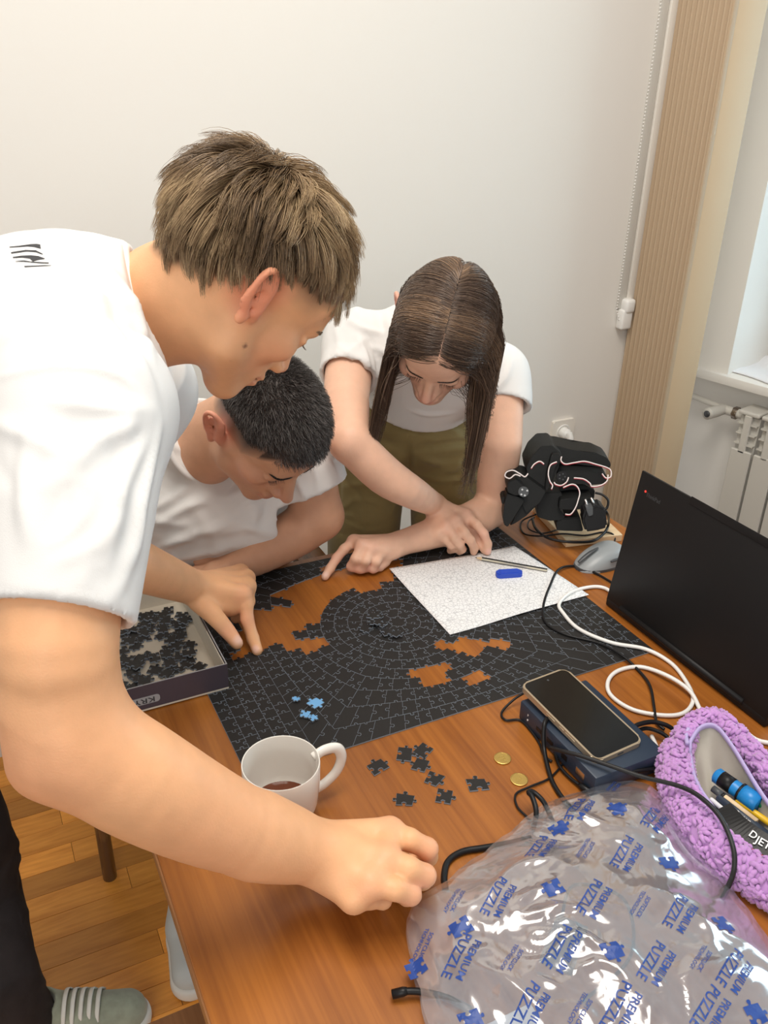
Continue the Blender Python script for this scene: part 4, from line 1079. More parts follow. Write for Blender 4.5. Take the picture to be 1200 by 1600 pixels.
def strands(name, roots, mats, parent, r0=0.0004, sides=3, idx=None, tip=0.15):
    """roots: array (n, m, 3) of strand polylines -> one mesh of thin tapering hairs"""
    Q = A(roots, float); n, m, _ = Q.shape
    T = np.gradient(Q, axis=1); T /= np.linalg.norm(T, axis=2)[..., None]+1e-12
    ref = np.tile(A([0.31, 0.22, 0.92]), (n, m, 1)); U = np.cross(T, ref); U /= np.linalg.norm(U, axis=2)[..., None]+1e-9; W_ = np.cross(T, U)
    rr = r0*np.linspace(1, tip, m)[None, :, None] if np.isscalar(r0) else (A(r0)[:, None]*np.linspace(1, tip, m)[None])[..., None]
    V = np.stack([Q+rr*(math.cos(2*math.pi*k/sides)*U+math.sin(2*math.pi*k/sides)*W_) for k in range(sides)], 2)    # n, m, sides, 3
    base = np.arange(n)[:, None, None]*m*sides+np.arange(m-1)[None, :, None]*sides; kk = np.arange(sides)[None, None]; k2 = (kk+1) % sides
    F = np.stack([base+kk, base+k2, base+sides+k2, base+sides+kk], -1).reshape(-1, 4)
    V = V.reshape(-1, 3)
    me = bpy.data.meshes.new(name); me.vertices.add(len(V)); me.vertices.foreach_set('co', V.ravel())
    me.loops.add(F.size); me.loops.foreach_set('vertex_index', F.ravel().astype(np.int32)); me.polygons.add(len(F))
    me.polygons.foreach_set('loop_start', np.arange(0, F.size, 4, dtype=np.int32)); me.polygons.foreach_set('loop_total', np.full(len(F), 4, dtype=np.int32))
    me.update(calc_edges=True)
    for mm in (mats if isinstance(mats, (list, tuple)) else [mats]): me.materials.append(mm)
    if idx is not None: me.polygons.foreach_set('material_index', np.repeat(A(idx, dtype=np.int32), (m-1)*sides))
    me.polygons.foreach_set('use_smooth', np.ones(len(F), dtype=bool))
    o = link(name, me, parent); o['kind'] = 'stuff'; return o
def skin_mat(name, rough=0.48):
    m = mat(name, (0.7, 0.45, 0.33), rough, sss=0.12, vcol=True, noise=(38, 0.05), bump=(420, 0.12), spec=0.35); return m

# ---- head, in head space: x to the person's right, y forward, z up, origin between the ear canals
class Head:
    def __init__(self, pos, X, Y, Z, s=1.0):
        self.R = np.stack([nrm(X), nrm(Y), nrm(Z)], 1); self.pos = A(pos, float); self.s = s
    def __call__(self, x, y, z): return self.pos+self.s*(self.R@A([x, y, z], float))
    def local(self, P): return ((P-self.pos)@self.R)/self.s
    def build(self, B, fem=0.0, nose=1.0, ears=(-1, 1), lid=0.0):
        g, s, R = self, self.s, self.R
        E = lambda c, r, k=0.012, op='+', rot=None: B.ell(g(*c), A(r)*s, R if rot is None else R@rot, k*s, op)
        Cn = lambda a, b, ra, rb, k=0.010, op='+': B.cone(g(*a), g(*b), ra*s, rb*s, k*s, op)
        E((0, -0.004, 0.047), (0.074, 0.096, 0.080), 0.02)
        E((0, 0.040, 0.048), (0.060, 0.052, 0.055), 0.02)
        E((0, 0.036, -0.024), (0.057, 0.052, 0.068), 0.02)
        for q in (-1, 1):
            Cn((q*0.052, 0.004, -0.030), (q*0.046, 0.016, -0.058), 0.017, 0.017, 0.02)
            Cn((q*0.046, 0.018, -0.060), (q*0.012, 0.072, -0.092), 0.016, 0.016, 0.02)
            E((q*0.043, 0.058, -0.014), (0.020, 0.024, 0.020), 0.015)
        E((0, 0.076, -0.093), (0.022-0.003*fem, 0.018, 0.017), 0.015)
        Cn((-0.030, 0.080, 0.026), (0.030, 0.080, 0.026), 0.0125-0.003*fem, 0.0125-0.003*fem, 0.015)
        E((0, 0.072, -0.055), (0.030, 0.028, 0.030), 0.018)
        for q in (-1, 1):
            E((q*0.031, 0.104, 0.004), (0.017, 0.016, 0.011), 0.012, '-')
            E((q*0.031, 0.074, 0.004), (0.0145, 0.0150, 0.0125), 0.004)
            Cn((q*0.018, 0.087, 0.010), (q*0.044, 0.080, 0.009), 0.0042, 0.0038, 0.004)
            Cn((q*0.018, 0.086, -0.006), (q*0.042, 0.079, -0.006), 0.0036, 0.0034, 0.005)
        nf = 1-0.18*fem
        Cn((0, 0.086, 0.018), (0, 0.111*nose, -0.026), 0.0095*nf, 0.0105*nf, 0.010)
        for q in (-1, 1): Cn((q*0.008, 0.080, 0.006), (q*0.012, 0.090, -0.030), 0.009, 0.010, 0.008)
        E((0, 0.1145*nose, -0.029), (0.0095*nf, 0.0095*nf, 0.0085*nf), 0.006)
        for q in (-1, 1):
            E((q*0.0120*nf, 0.1020, -0.0335), (0.0075*nf, 0.0105*nf, 0.0075*nf), 0.006)
            E((q*0.0065, 0.1045*nose, -0.0405), (0.0030, 0.0050, 0.0035), 0.003, '-')
        E((0, 0.0960, -0.0555), (0.0225, 0.0085, 0.0058), 0.006)
        E((0, 0.0945, -0.0675), (0.0200, 0.0090, 0.0065), 0.006)
        B.chain([g(-0.024, 0.088, -0.0615), g(0, 0.1045, -0.0608), g(0.024, 0.088, -0.0615)], 0.0016*s, 0.003*s, '-')
        for q in ears:
            c0 = A([q*0.0735, -0.012, -0.004]); out = A([q*0.40, -0.92, 0.0]); out /= np.linalg.norm(out); upv = nrm(A([q*0.12, -0.24, 0.96])); fw = np.cross(upv, out)*1.0
            # the ear plate leans outwards and back; w along its breadth
            w_ = out
            def ep(a, b, o=0.0): return tuple(c0+w_*a+upv*b+A([q*(o+0.003+0.10*a), 0, 0]))
            hel = [ep(0.001, 0.010, .001), ep(0.007, 0.026, .002), ep(0.018, 0.0335, .002), ep(0.0285, 0.029, .002), ep(0.0325, 0.017, .002), ep(0.0300, 0.003, .002), ep(0.023, -0.010, .001), ep(0.015, -0.020, .001)]
            B.chain([g(*p) for p in hel], [x*s for x in (0.003, 0.0040, 0.0042, 0.0042, 0.0040, 0.0037, 0.0037, 0.0045)], 0.003*s)
            E(ep(0.013, -0.0245), (0.0055, 0.0065, 0.0085), 0.006)
            mid = ep(0.016, 0.008); rot = np.stack([w_, np.cross(upv, w_), upv], 1)
            E(mid, (0.0165, 0.0032, 0.025), 0.004, '+', rot)
            E(ep(0.012, 0.004, 0.006), (0.008, 0.006, 0.010), 0.004, '-', rot)
            Cn(ep(0.0005, -0.004, 0.002), ep(0.003, -0.012, 0.003), 0.0040, 0.0040, 0.004)
            Cn(ep(0.006, 0.018), ep(-0.004, -0.016), 0.006, 0.006, 0.008)
    def face_paint(self, base, lip, red, brow=None, beard=None, ear=None):
        g, s = self, self.s; bl = []
        for q in (-1, 1):
            bl.append((g(q*0.045, 0.062, -0.025), 0.026*s, red, 0.35, 0.8))
            bl.append((g(q*0.092, -0.025, 0.002), 0.040*s, ear or red, 0.6, 0.35))
        bl.append((g(0, 0.114, -0.030), 0.016*s, red, 0.45, 0.7))
        if beard:
            for t in np.linspace(-1, 1, 9): bl.append((g(0.058*t, 0.080-0.075*abs(t)**1.5, -0.085+0.050*abs(t)**2), 0.024*s, beard, 0.14, 0.8))
        for t in np.linspace(-1, 1, 7):
            bl.append((g(0.019*t, 0.103-0.012*t*t, -0.0562), 0.0052*s, lip, 0.75, 0.4)); bl.append((g(0.017*t, 0.102-0.012*t*t, -0.0675), 0.0058*s, lip, 0.7, 0.4))
        return bl
def hair_mats(prefix, cols, rough=0.42):
    return [mat(f'{prefix}_{i}', c, rough, spec=0.45) for i, c in enumerate(cols)]
# ================================================================== people
def hand(B, wrist, mcps, fingers, rads, thumb=None, trad=None, palm_r=0.0135, k=0.010, wrist_r=0.024, under=None):
    for i, m in enumerate(mcps):
        B.cone(wrist, m, wrist_r*0.72, palm_r, k)
    for i in range(len(mcps)-1): B.cone(mcps[i], mcps[i+1], palm_r*0.95, palm_r*0.95, 0.006)
    if under is not None:
        B.chain(under[0], under[1], 0.012)
    for m, f, r in zip(mcps, fingers, rads):
        pts = [m]+list(f); n = len(pts)
        rr = [r*x for x in np.interp(np.linspace(0, 1, n), [0, 0.35, 0.7, 1], [1.12, 1.02, 0.95, 0.82])]
        for i in range(n-1): B.cone(pts[i], pts[i+1], rr[i], rr[i+1], 0.004 if i else 0.0055)
    if thumb is not None: B.chain(thumb, trad, 0.008)
def knuckle_paint(pts, col, r=0.011, s=0.35): return [(p, r, col, s, 0.8) for p in pts]
def px_folds(strokes, t, w=0.008, h=0.005):
    out = []
    for k, st_ in enumerate(strokes):
        pts = st_[0] if isinstance(st_[0], list) else st_; ww, hh = (st_[1], st_[2]) if isinstance(st_[0], list) else (w, h)
        out.append(([S(x, y, t) for x, y in pts], ww, hh))
    return out
def rand_folds(rng, boxpx, t, n, ang, w=(0.006, 0.011), h=(0.002, 0.005), L=(40, 110), jit=25):
    """n short strokes scattered over a patch of cloth, ang = main direction seen from the front"""
    out = []
    for _ in range(n):
        x, y = rng.uniform(boxpx[0], boxpx[2]), rng.uniform(boxpx[1], boxpx[3]); a = math.radians(ang+rng.gauss(0, jit)); l = rng.uniform(*L)/2
        dx, dy = math.cos(a)*l, -math.sin(a)*l; bx_, by_ = -dy*rng.uniform(-0.3, 0.3), dx*rng.uniform(-0.3, 0.3)
        out.append(([S(x-dx, y-dy, t), S(x+bx_, y+by_, t), S(x+dx, y+dy, t)], rng.uniform(*w), rng.uniform(*h)*rng.choice((1, 1, -0.8))))
    return out
def put(name, VF, m, parent, colors=None): return mesh(name, VF[0], VF[1], m, parent, smooth=True, colors=colors)
def shoe(parent, heel, toe, upper, sole_m, lace_m, s=1.0, name='sneaker'):
    heel = A(heel, float); toe = A(toe, float); d = nrm((toe-heel)*A([1, 1, 0])); L = float(np.linalg.norm(toe-heel)); sd_ = A([-d[1], d[0], 0.0]); zf = heel[2]
    g = lambda a, b, z: heel+d*a*L+sd_*b+A([0, 0, z])
    B = Body()
    B.cone(g(0.14, 0, 0.045), g(0.5, 0, 0.045), 0.036*s, 0.040*s, 0.02).cone(g(0.5, 0, 0.045), g(0.86, 0, 0.036), 0.040*s, 0.034*s, 0.02)
    B.cone(g(0.12, 0, 0.06), g(0.16, 0, 0.095), 0.034*s, 0.034*s, 0.02).cone(g(0.2, 0, 0.085), g(0.5, 0, 0.055), 0.034*s, 0.032*s, 0.02)
    B.half(g(0, 0, 0.022), (0, 0, -1)).cone(g(0.16, 0, 0.09), g(0.17, 0, 0.14), 0.026*s, 0.030*s, 0.004, '-')
    up_o = put(name, B.mesh(0.004), upper, parent)
    B = Body()
    B.cone(g(0.13, 0, 0.016), g(0.5, 0, 0.016), 0.040*s, 0.044*s, 0.01).cone(g(0.5, 0, 0.016), g(0.87, 0, 0.016), 0.044*s, 0.038*s, 0.01)
    B.half(g(0, 0, 0.001), (0, 0, -1)).half(g(0, 0, 0.030), (0, 0, 1))
    put('sole', B.mesh(0.004), sole_m, up_o)
    if lace_m:
        for i in range(5):
            a = 0.38+0.065*i; z = 0.113-0.0052*i
            tube('lace', [g(a-0.02, -0.034*s, z-0.030), g(a, -0.020*s, z-0.006), g(a+0.015, 0.0, z+0.0015), g(a+0.03, 0.020*s, z-0.006), g(a+0.05, 0.034*s, z-0.030)], 0.0042, lace_m, up_o, sides=6, flat=0.4)
    return up_o
def bvh_of(VF): return BVHTree.FromPolygons([tuple(v) for v in VF[0]], [tuple(int(x) for x in q) for q in VF[1]])
skinA = skin_mat('skin_tan'); skinB = skin_mat('skin_olive'); skinC = skin_mat('skin_fair')

# ------------------------------------------------------------------ standing man leaning in from the left
ft = H(100, 1602, FLOOR+0.0)
man = empty('person', tuple(ft)); tag(man, 'man in white t-shirt leaning over the table, reaching with both arms', 'person')
h1 = Head((-0.291, -0.150, 0.630), (0.032, -0.986, -0.161), (0.612, 0.147, -0.777), (0.790, -0.074, 0.609), 1.0)
B = Body(); h1.build(B, nose=0.98)
nb1 = S(205, 487, 1.05)
B.cone(h1(0, -0.030, -0.010), nb1, 0.056, 0.060, 0.03)
B.cone(h1(0, -0.002, -0.055), S(226, 520, 1.03), 0.040, 0.044, 0.03)
B.cone(nb1, S(60, 530, 1.06), 0.060, 0.08, 0.01)
# near (right) arm
sh = S(118, 655, 0.83); hem = S(92, 960, 0.757); el = S(118, 1158, 0.775); tip = S(62, 1192, 0.775)
w1 = H(470, 1322, 0.080)
B.cone(S(60, 560, 1.0), sh, 0.08, 0.060, 0.03)
B.chain([sh, hem, S(96, 1060, 0.76), el], [0.058, 0.0520, 0.0500, 0.0490], 0.02)
B.cone(S(84, 1120, 0.77), tip, 0.040, 0.024, 0.03)
B.chain([el, S(205, 1212, 0.80), S(310, 1268, 0.85), S(400, 1305, 0.90), w1], [0.0500, 0.0520, 0.0480, 0.0415, 0.0350], 0.02)
m = [H(609, 1300, .082), H(602, 1344, .085), H(578, 1380, .080), H(553, 1402, .066)]
fg = [[H(640, 1312, .084), H(668, 1326, .070), H(669, 1338, .042), H(650, 1340, .014)],
      [H(638, 1357, .084), H(664, 1368, .068), H(660, 1374, .038), H(640, 1372, .014)],
      [H(616, 1389, .078), H(642, 1398, .062), H(636, 1400, .036), H(615, 1394, .012)],
      [H(578, 1405, .058), H(598, 1406, .046), H(596, 1402, .028), H(580, 1398, .012)]]
hand(B, w1, m, fg, [0.0118, 0.0122, 0.0112, 0.0098], [H(500, 1330, .060), H(575, 1330, .040), H(630, 1350, .028), H(660, 1362, .012)], [0.018, 0.0145, 0.0125, 0.010], palm_r=0.0165, wrist_r=0.034,
     under=([H(490, 1340, .062), H(570, 1365, .050)], [0.028, 0.026]))
B.cone(S(405, 1306, 0.905), H(535, 1345, .072), 0.036, 0.024, 0.025)
kn = [m[0], m[1], m[2], fg[0][1], fg[1][1], fg[2][1]]
# far (left) arm
sl = S(215, 610, 1.20); e2 = S(110, 838, 1.20); w2 = H(300, 917, 0.100)
B.cone(S(60, 560, 1.06), sl, 0.08, 0.058, 0.03)
B.chain([sl, e2, S(205, 880, 1.26), w2], [0.056, 0.046, 0.0385, 0.0285], 0.02)
m2 = [H(378, 929, .080), H(385, 916, .072), H(384, 904, .062), H(376, 895, .052)]
f2 = [[H(385, 945, .066), H(386, 968, .046), H(395, 997, .020), H(402, 1016, .0075)],
      [H(388, 940, .050), H(380, 962, .030), H(368, 966, .024)],
      [H(384, 928, .045), H(376, 948, .028), H(362, 952, .024)],
      [H(378, 918, .040), H(368, 935, .028), H(355, 940, .026)]]
hand(B, w2, m2, f2, [0.0108, 0.0108, 0.0102, 0.0090], [H(312, 940, .082), H(338, 966, .064), H(357, 988, .046), H(370, 1005, .034)], [0.0175, 0.0145, 0.0125, 0.0100], palm_r=0.0155, wrist_r=0.029,
     under=([H(325, 945, .070), H(360, 945, .062)], [0.022, 0.020]))
B.cone(H(345, 935, .072), H(374, 940, .066), 0.016, 0.014, 0.010)
kn2 = [m2[0], f2[0][1], H(357, 988, .046)]
VF = B.mesh(0.0030)
base = (0.80, 0.43, 0.225)
red1 = (0.74, 0.25, 0.17)
bl = h1.face_paint(base, (0.60, 0.24, 0.19), red1, beard=(0.52, 0.31, 0.22), ear=(0.80, 0.24, 0.16))
bl += knuckle_paint(kn, (0.78, 0.33, 0.24), 0.014, 0.5)+knuckle_paint(kn2, (0.76, 0.30, 0.22), 0.014, 0.45)
bl += [(tip, 0.045, (0.78, 0.31, 0.19), 0.55, 0.8), (el, 0.05, (0.78, 0.37, 0.20), 0.5, 0.8), (S(300, 1300, .84), 0.06, (0.80, 0.38, 0.21), 0.4, 0.8)]
bl += [(f2[0][3]+A([-.004, -.004, .006]), 0.006, (0.84, 0.52, 0.42), 0.8, 0.4), (H(372, 1001, .040), 0.008, (0.84, 0.54, 0.44), 0.8, 0.4)]
moles = [(S(332, 560, 0.93), 0.0032), (S(330, 482, 0.90), 0.0)]
for p in (h1(0.062, 0.022, -0.066), h1(0.071, -0.030, 0.012), h1(0.067, 0.02, -0.045)): bl.append((p, 0.0026, (0.22, 0.09, 0.05), 0.9, 0.5))
# the clipped hair beside the ear shows through
Q = h1.local(VF[0]); Cc = paint(VF[0], base, bl)
zl = np.interp(Q[:, 1], [-0.13, -0.10, -0.08, -0.055, -0.03, 0.0, 0.03, 0.06, 0.10], [-0.055, -0.06, -0.045, -0.008, 0.034, 0.046, 0.046, 0.060, 0.072])
headm = (np.linalg.norm(Q-A([0, -.01, .03]), axis=1) < 0.135) & (np.abs(Q[:, 0]) < 0.0775)
f = np.clip((Q[:, 2]-zl+0.012)/0.016, 0, 1)*headm; Cc = Cc*(1-0.9*f[:, None])+A([0.10, 0.062, 0.036])*0.9*f[:, None]
side = np.clip((Q[:, 2]-0.020)/0.02, 0, 1)*np.clip((0.056-Q[:, 1])/0.02, 0, 1)*np.clip((Q[:, 1]+0.01)/0.02, 0, 1)*headm*(1-f); Cc = Cc*(1-0.45*side[:, None])+A([0.20, 0.12, 0.07])*0.45*side[:, None]
put('body', VF, skinA, man, Cc); bvh1 = bvh_of(VF)
# t-shirt
B = Body()
B.chain([S(226, 492, 1.035), S(195, 492, 1.06), S(70, 525, 1.06), S(-120, 620, 1.10), S(-330, 860, 1.20)], [0.079, 0.085, 0.118, 0.150, 0.150], 0.05)
B.ell(S(90, 560, 1.00), (0.13, 0.13, 0.13), None, 0.05)
B.cone(S(90, 590, 0.98), S(128, 640, 0.85), 0.11, 0.085, 0.05)
B.cone(S(150, 560, 1.1), sl, 0.10, 0.075, 0.05)
B.chain([S(128, 645, 0.84), S(112, 800, 0.79), S(93, 985, 0.752)], [0.085, 0.0735, 0.0630], 0.03)
B.chain([sl, S(150, 760, 1.2)], [0.074, 0.062], 0.03)
hemn = nrm(S(86, 960, 0.756)-S(122, 790, 0.79))
B.cone(S(100, 905, 0.765), S(90, 1010, 0.752), 0.0530, 0.0570, 0.003, '-')
# open collar
def cut_only(B, c, n, near, rad):
    c = A(c, float); n = nrm(n); near = A(near, float)
    def f(P): return np.maximum(-((P-c)@n), np.linalg.norm(P-near, axis=-1)-rad)
    B.p.append((f, '-', 0.003, near-rad, near+rad))
cut_only(B, S(95, 962, 0.756), hemn, S(95, 985, 0.755), 0.14)
ra_ = nrm(0.966*CR+0.256*CU+0.10*CW)
cut_only(B, S(228, 488, 1.04), ra_, S(228, 488, 1.04)+0.07*ra_, 0.135)
V, F = B.mesh(0.0045)
rg = random.Random(3)
fl = px_folds([([(-10, 592), (90, 572), (190, 590), (236, 650)], 0.0035, 0.0030), ([(240, 640), (160, 640), (70, 625)], 0.008, 0.006), ([(238, 655), (150, 690), (90, 760)], 0.009, 0.007),
               ([(235, 670), (190, 760), (165, 880)], 0.008, 0.007), ([(250, 660), (225, 760), (205, 880)], 0.007, 0.007), ([(60, 640), (40, 740), (45, 860)], 0.010, 0.005), ([(110, 660), (100, 760), (80, 850)], 0.009, -0.005),
               ([(150, 402), (205, 470), (236, 560)], 0.008, 0.006), ([(120, 398), (170, 460), (215, 560)], 0.009, -0.005), ([(170, 500), (215, 560), (245, 630)], 0.007, 0.005), ([(20, 480), (110, 520), (200, 580)], 0.012, 0.004),
               ([(-10, 660), (60, 690), (120, 720)], 0.008, 0.005), ([(190, 800), (150, 850), (90, 880)], 0.008, 0.004), ([(-10, 918), (95, 936), (200, 958)], 0.0022, -0.0014)], 0.9)
fl += rand_folds(rg, (10, 620, 210, 900), 0.8, 16, 80, (0.005, 0.009), (0.0015, 0.0035))+rand_folds(rg, (10, 420, 200, 560), 0.95, 8, -35, (0.007, 0.012), (0.0015, 0.003))
V = relax(folds(V, F, fl), F, 1, 0.3)
shirt = put('t_shirt', (V, F), M['tee'], man)
shirt_bvh = BVHTree.FromPolygons([tuple(v) for v in V], [tuple(int(x) for x in q) for q in F])
ring_c = S(226, 489, 1.04); ru = nrm(np.cross(ra_, CW)); rv = np.cross(ra_, ru)
tube('collar', [ring_c+0.0760*(math.cos(t)*ru+math.sin(t)*rv) for t in np.linspace(0, 2*math.pi, 28, endpoint=False)], 0.0065, M['tee'], shirt, n=2, closed=True, flat=1.0)
# dark print on the back of the shirt, seen edge-on at the shoulder
def decal(name, pts, m, parent, bvh, d=None, off=0.0008):
    out = []
    for (x, y) in pts:
        o_ = Vector(tuple(CAM_POS)); dd = Vector(tuple(nrm(ray(x, y)))); hit = bvh.ray_cast(o_, dd)
        if hit[0] is None: return None
        nrm_ = hit[1] if hit[1].dot(dd) < 0 else -hit[1]
        out.append(tuple(hit[0]+nrm_*off))
    return mesh(name, out, [tuple(range(len(out)))] if len(out) < 5 else [(i, i+1, len(out)-2-i, len(out)-1-i) for i in range(len(out)//2-1)], m, parent)
def strip(name, top, bot, m, parent, bvh): return decal(name, list(top)+list(reversed(bot)), m, parent, bvh)
s4 = lambda pts: [(x/10.0, 352+y/10.0) for x, y in pts]
for tp, bt in (([(150, 345), (300, 330), (480, 305), (570, 300), (630, 310)], [(150, 355), (300, 345), (440, 335), (540, 345), (640, 375)]),
               ([(175, 430), (300, 410), (400, 395), (560, 400), (660, 450)], [(180, 448), (310, 430), (420, 415), (560, 425), (680, 470)]),
               ([(200, 505), (330, 485), (480, 478), (600, 490), (710, 530)], [(210, 518), (350, 510), (470, 525), (510, 570), (600, 545)]),
               ([(240, 568), (380, 558), (480, 575), (640, 585), (760, 590)], [(250, 574), (380, 575), (500, 588), (640, 600), (765, 603)]),
               ([(375, 645), (560, 638), (700, 632), (800, 634)], [(390, 660), (560, 650), (700, 644), (800, 640)])):
    strip('shirt_print', s4(tp), s4(bt), M['inkblack'], shirt, shirt_bvh)
# trousers
hipc = S(-340, 900, 1.26)
sh_h, sh_t = H(40, 1640, FLOOR+0.001), H(226, 1592, FLOOR+0.001); ank = sh_h+0.04*(sh_t-sh_h)
B = Body()
B.ell(hipc, (0.16, 0.15, 0.15), None, 0.05)
B.chain([hipc, S(-90, 1240, 1.42), S(-28, 1400, 1.53), ank+A([-0.015, -0.01, 0.22]), ank+A([0, 0, 0.03])], [0.105, 0.080, 0.066, 0.060, 0.062], 0.03)
B.chain([hipc+0.16*A([.3, .9, 0]), S(-230, 1180, 1.65), hipc*A([1, 1, 0])+A([0.12, 0.18, FLOOR+0.06])], [0.10, 0.080, 0.055], 0.03)
B.half(A([0, 0, FLOOR+0.035]), (0, 0, -1))
V, F = B.mesh(0.006)
rg = random.Random(4); V = folds(V, F, rand_folds(rg, (-10, 1280, 80, 1600), 1.55, 26, 25, (0.007, 0.012), (0.0012, 0.0030), (40, 90)))
put('trousers', (V, F), M['jeans'], man)
shoe(man, sh_h, sh_t, M['suede'], M['sole'], M['lace'], 1.1)
# hair: a full mop on top, short at the nape
hm = hair_mats('light_brown_hair', [(0.34, 0.225, 0.120), (0.25, 0.160, 0.085), (0.48, 0.34, 0.19), (0.13, 0.080, 0.042)])
def capmesh(head, c, r, planes, h=0.005):
    B = Body(); B.ell(head(*c), A(r)*head.s, head.R)
    for (pc_, pn) in planes: B.half(head(*pc_), head.R@nrm(pn))
    return B.mesh(h)
c1 = capmesh(h1, (0, -0.026, 0.040), (0.078, 0.104, 0.080), [((0, -0.058, -0.008), (0, 0.11, -0.095))])
c2 = capmesh(h1, (0, -0.018, 0.045), (0.078, 0.102, 0.078), [((0, 0, 0.056), (0, 0.0, -1))])
hb = put('hair_base', (np.concatenate([c1[0], c2[0]]), np.concatenate([c1[1], c2[1]+len(c1[0])])), hm[3], man)
def zline1(y): return np.interp(y, [-0.14, -0.10, -0.08, -0.055, -0.03, 0.0, 0.04, 0.08], [-0.065, -0.066, -0.050, -0.010, 0.036, 0.052, 0.052, 0.058])
def mop(head, n, seed):
    r = np.random.RandomState(seed); Cc_ = A([0, -0.022, 0.044]); Rr = A([0.078, 0.104, 0.080])
    d = r.normal(size=(n*4, 3)); d /= np.linalg.norm(d, axis=1)[:, None]; p = Cc_+d*Rr
    keep = p[:, 2] > zline1(p[:, 1])+0.002; p = p[keep][:n]; d = d[keep][:n]; n = len(p)
    N = d/Rr; N /= np.linalg.norm(N, axis=1)[:, None]
    crown = A([0.0, -0.075, 0.105])
    fl_ = p-crown; fl_[:, 2] -= 0.03
    fl_ += A([0, 0.02, -0.01]); 
    nz = np.stack([noise3(p, 60, 1), noise3(p, 60, 2), noise3(p, 60, 3)], 1)
    fl_ = fl_/(np.linalg.norm(fl_, axis=1)[:, None])+0.85*nz
    fl_ -= (fl_*N).sum(1)[:, None]*N; fl_ /= np.linalg.norm(fl_, axis=1)[:, None]
    up = np.clip((p[:, 2]-zline1(p[:, 1]))/0.06, 0, 1)
    L = (0.006+0.042*up**0.8)*r.uniform(0.75, 1.2, n); front = np.clip((p[:, 1]-0.03)/0.05, 0, 1); L += 0.010*front
    lift = (0.06+0.30*up)*r.uniform(0.5, 1.3, n)
    # clumps
    nc = 420; ci = r.randint(0, n, nc); near = np.argmin(((p[:, None, :]-p[ci][None])**2).sum(2), 1)
    m_ = 8; t = np.linspace(0, 1, m_); ts = np.linspace(0, 1, m_)[None, :, None]
    Ln = L[:, None, None]
    grav = head.R.T@A([0, 0, -1.0])
    curve = p[:, None, :]+fl_[:, None, :]*Ln*ts+N[:, None, :]*(lift[:, None, None]*Ln*np.sin(ts*2.0)*0.9)+grav*(Ln*0.35*ts**2)*(0.3+0.9*front[:, None, None])
    tips = curve[ci[near]]; cl = 0.72*ts**1.2
    curve = curve*(1-cl)+tips*cl
    curve += 0.0012*r.normal(size=(n, 1, 3))*ts
    out = head.pos+head.s*(curve@head.R.T)
    tone = noise3(p, 70, 9)*1.2+r.normal(0, 0.35, n)
    idx = np.digitize(tone, [-0.45, 0.1, 0.45]); idx = A([3, 1, 0, 2])[idx]
    idx = np.where((up < 0.22) & (r.rand(n) < 0.7), 3, idx)
    return out, idx
st, ix = mop(h1, 15000, 5)
strands('hair', st, hm, man, 0.00055, 3, ix)
# brow and lashes on the visible side
rr_ = np.random.RandomState(2)
def on_skin(P, bvh, off=0.0006):
    out = []
    for p in P:
        hit = bvh.find_nearest(Vector(tuple(p))); n_ = hit[1]; out.append(tuple(hit[0]+n_*off))
    return A(out)
def brow(head, side, n, mats, parent, thick=0.0038, z0=0.027, y0=0.100, x1=0.046, arch=0.004, length=0.008, bvh=None, name='eyebrow'):
    t = rr_.rand(n); x = side*(0.013+(x1-0.013)*t); z = z0+arch*np.sin(t*2.6)+rr_.uniform(-1, 1, n)*thick*(1-0.6*t); y = y0-0.018*t**2
    p = np.stack([x, y, z], 1); d = np.stack([side*np.ones(n), -0.35*np.ones(n), 0.25-0.6*t], 1); d /= np.linalg.norm(d, axis=1)[:, None]
    ts_ = [0, 0.33, 0.67, 1.0]; cols = []
    for q, tt in enumerate(ts_): cols.append(on_skin(head.pos+head.s*((p+d*length*tt)@head.R.T), bvh, 0.0004+0.0011*math.sin(tt*2.6)))
    return strands(name, np.stack(cols, 1), mats, parent, 0.00034)
def lashes(head, side, mats, parent, bvh, drop=-0.35, n=26, length=0.008):
    t = np.linspace(0, 1, n); lp = np.stack([side*(0.018+0.026*t), 0.0960-0.008*t**2, 0.0062-0.0015*t], 1)
    r0_ = on_skin(head.pos+head.s*(lp@head.R.T), bvh, 0.0); d = head.R@nrm(A([side*0.15, 0.9, drop])); ts_ = np.linspace(0, 1, 4)[None, :, None]
    return strands('eyelashes', r0_[:, None, :]+d*length*ts_+(head.R@A([0, 0, 1.0]))*0.0025*ts_**2, mats, parent, 0.00038)
brow(h1, 1, 170, hm[1], man, bvh=bvh1); brow(h1, -1, 170, hm[1], man, bvh=bvh1)
lashes(h1, 1, hm[3], man, bvh1); lashes(h1, -1, hm[3], man, bvh1)
ts = np.linspace(0, 1, 4)[None, :, None]
# ------------------------------------------------------------------ seated man with cropped dark hair
sm = empty('person', (-0.24, 0.50, FLOOR)); tag(sm, 'man with cropped dark hair sitting behind the table, face bent to the puzzle', 'person')
h2_ = Head((-0.172, 0.168, 0.324), (-0.932, -0.362, -0.019), (0.241, -0.580, -0.778), (0.271, -0.730, 0.628), 1.0)
B = Body(); h2_.build(B, nose=1.03)
nb2 = S(312, 692, 1.56)
B.cone(h2_(0, -0.030, -0.012), nb2, 0.055, 0.062, 0.03)
B.cone(h2_(0, 0.0, -0.055), S(325, 715, 1.53), 0.038, 0.046, 0.03)
B.cone(nb2, S(320, 800, 1.68), 0.060, 0.09, 0.02)
s2 = S(452, 678, 1.60); e3 = S(498, 806, 1.650); w3 = H(372, 884, 0.036)
B.cone(S(320, 730, 1.66), s2, 0.07, 0.05, 0.03)
B.chain([s2, S(484, 750, 1.63), e3], [0.052, 0.050, 0.046], 0.012)
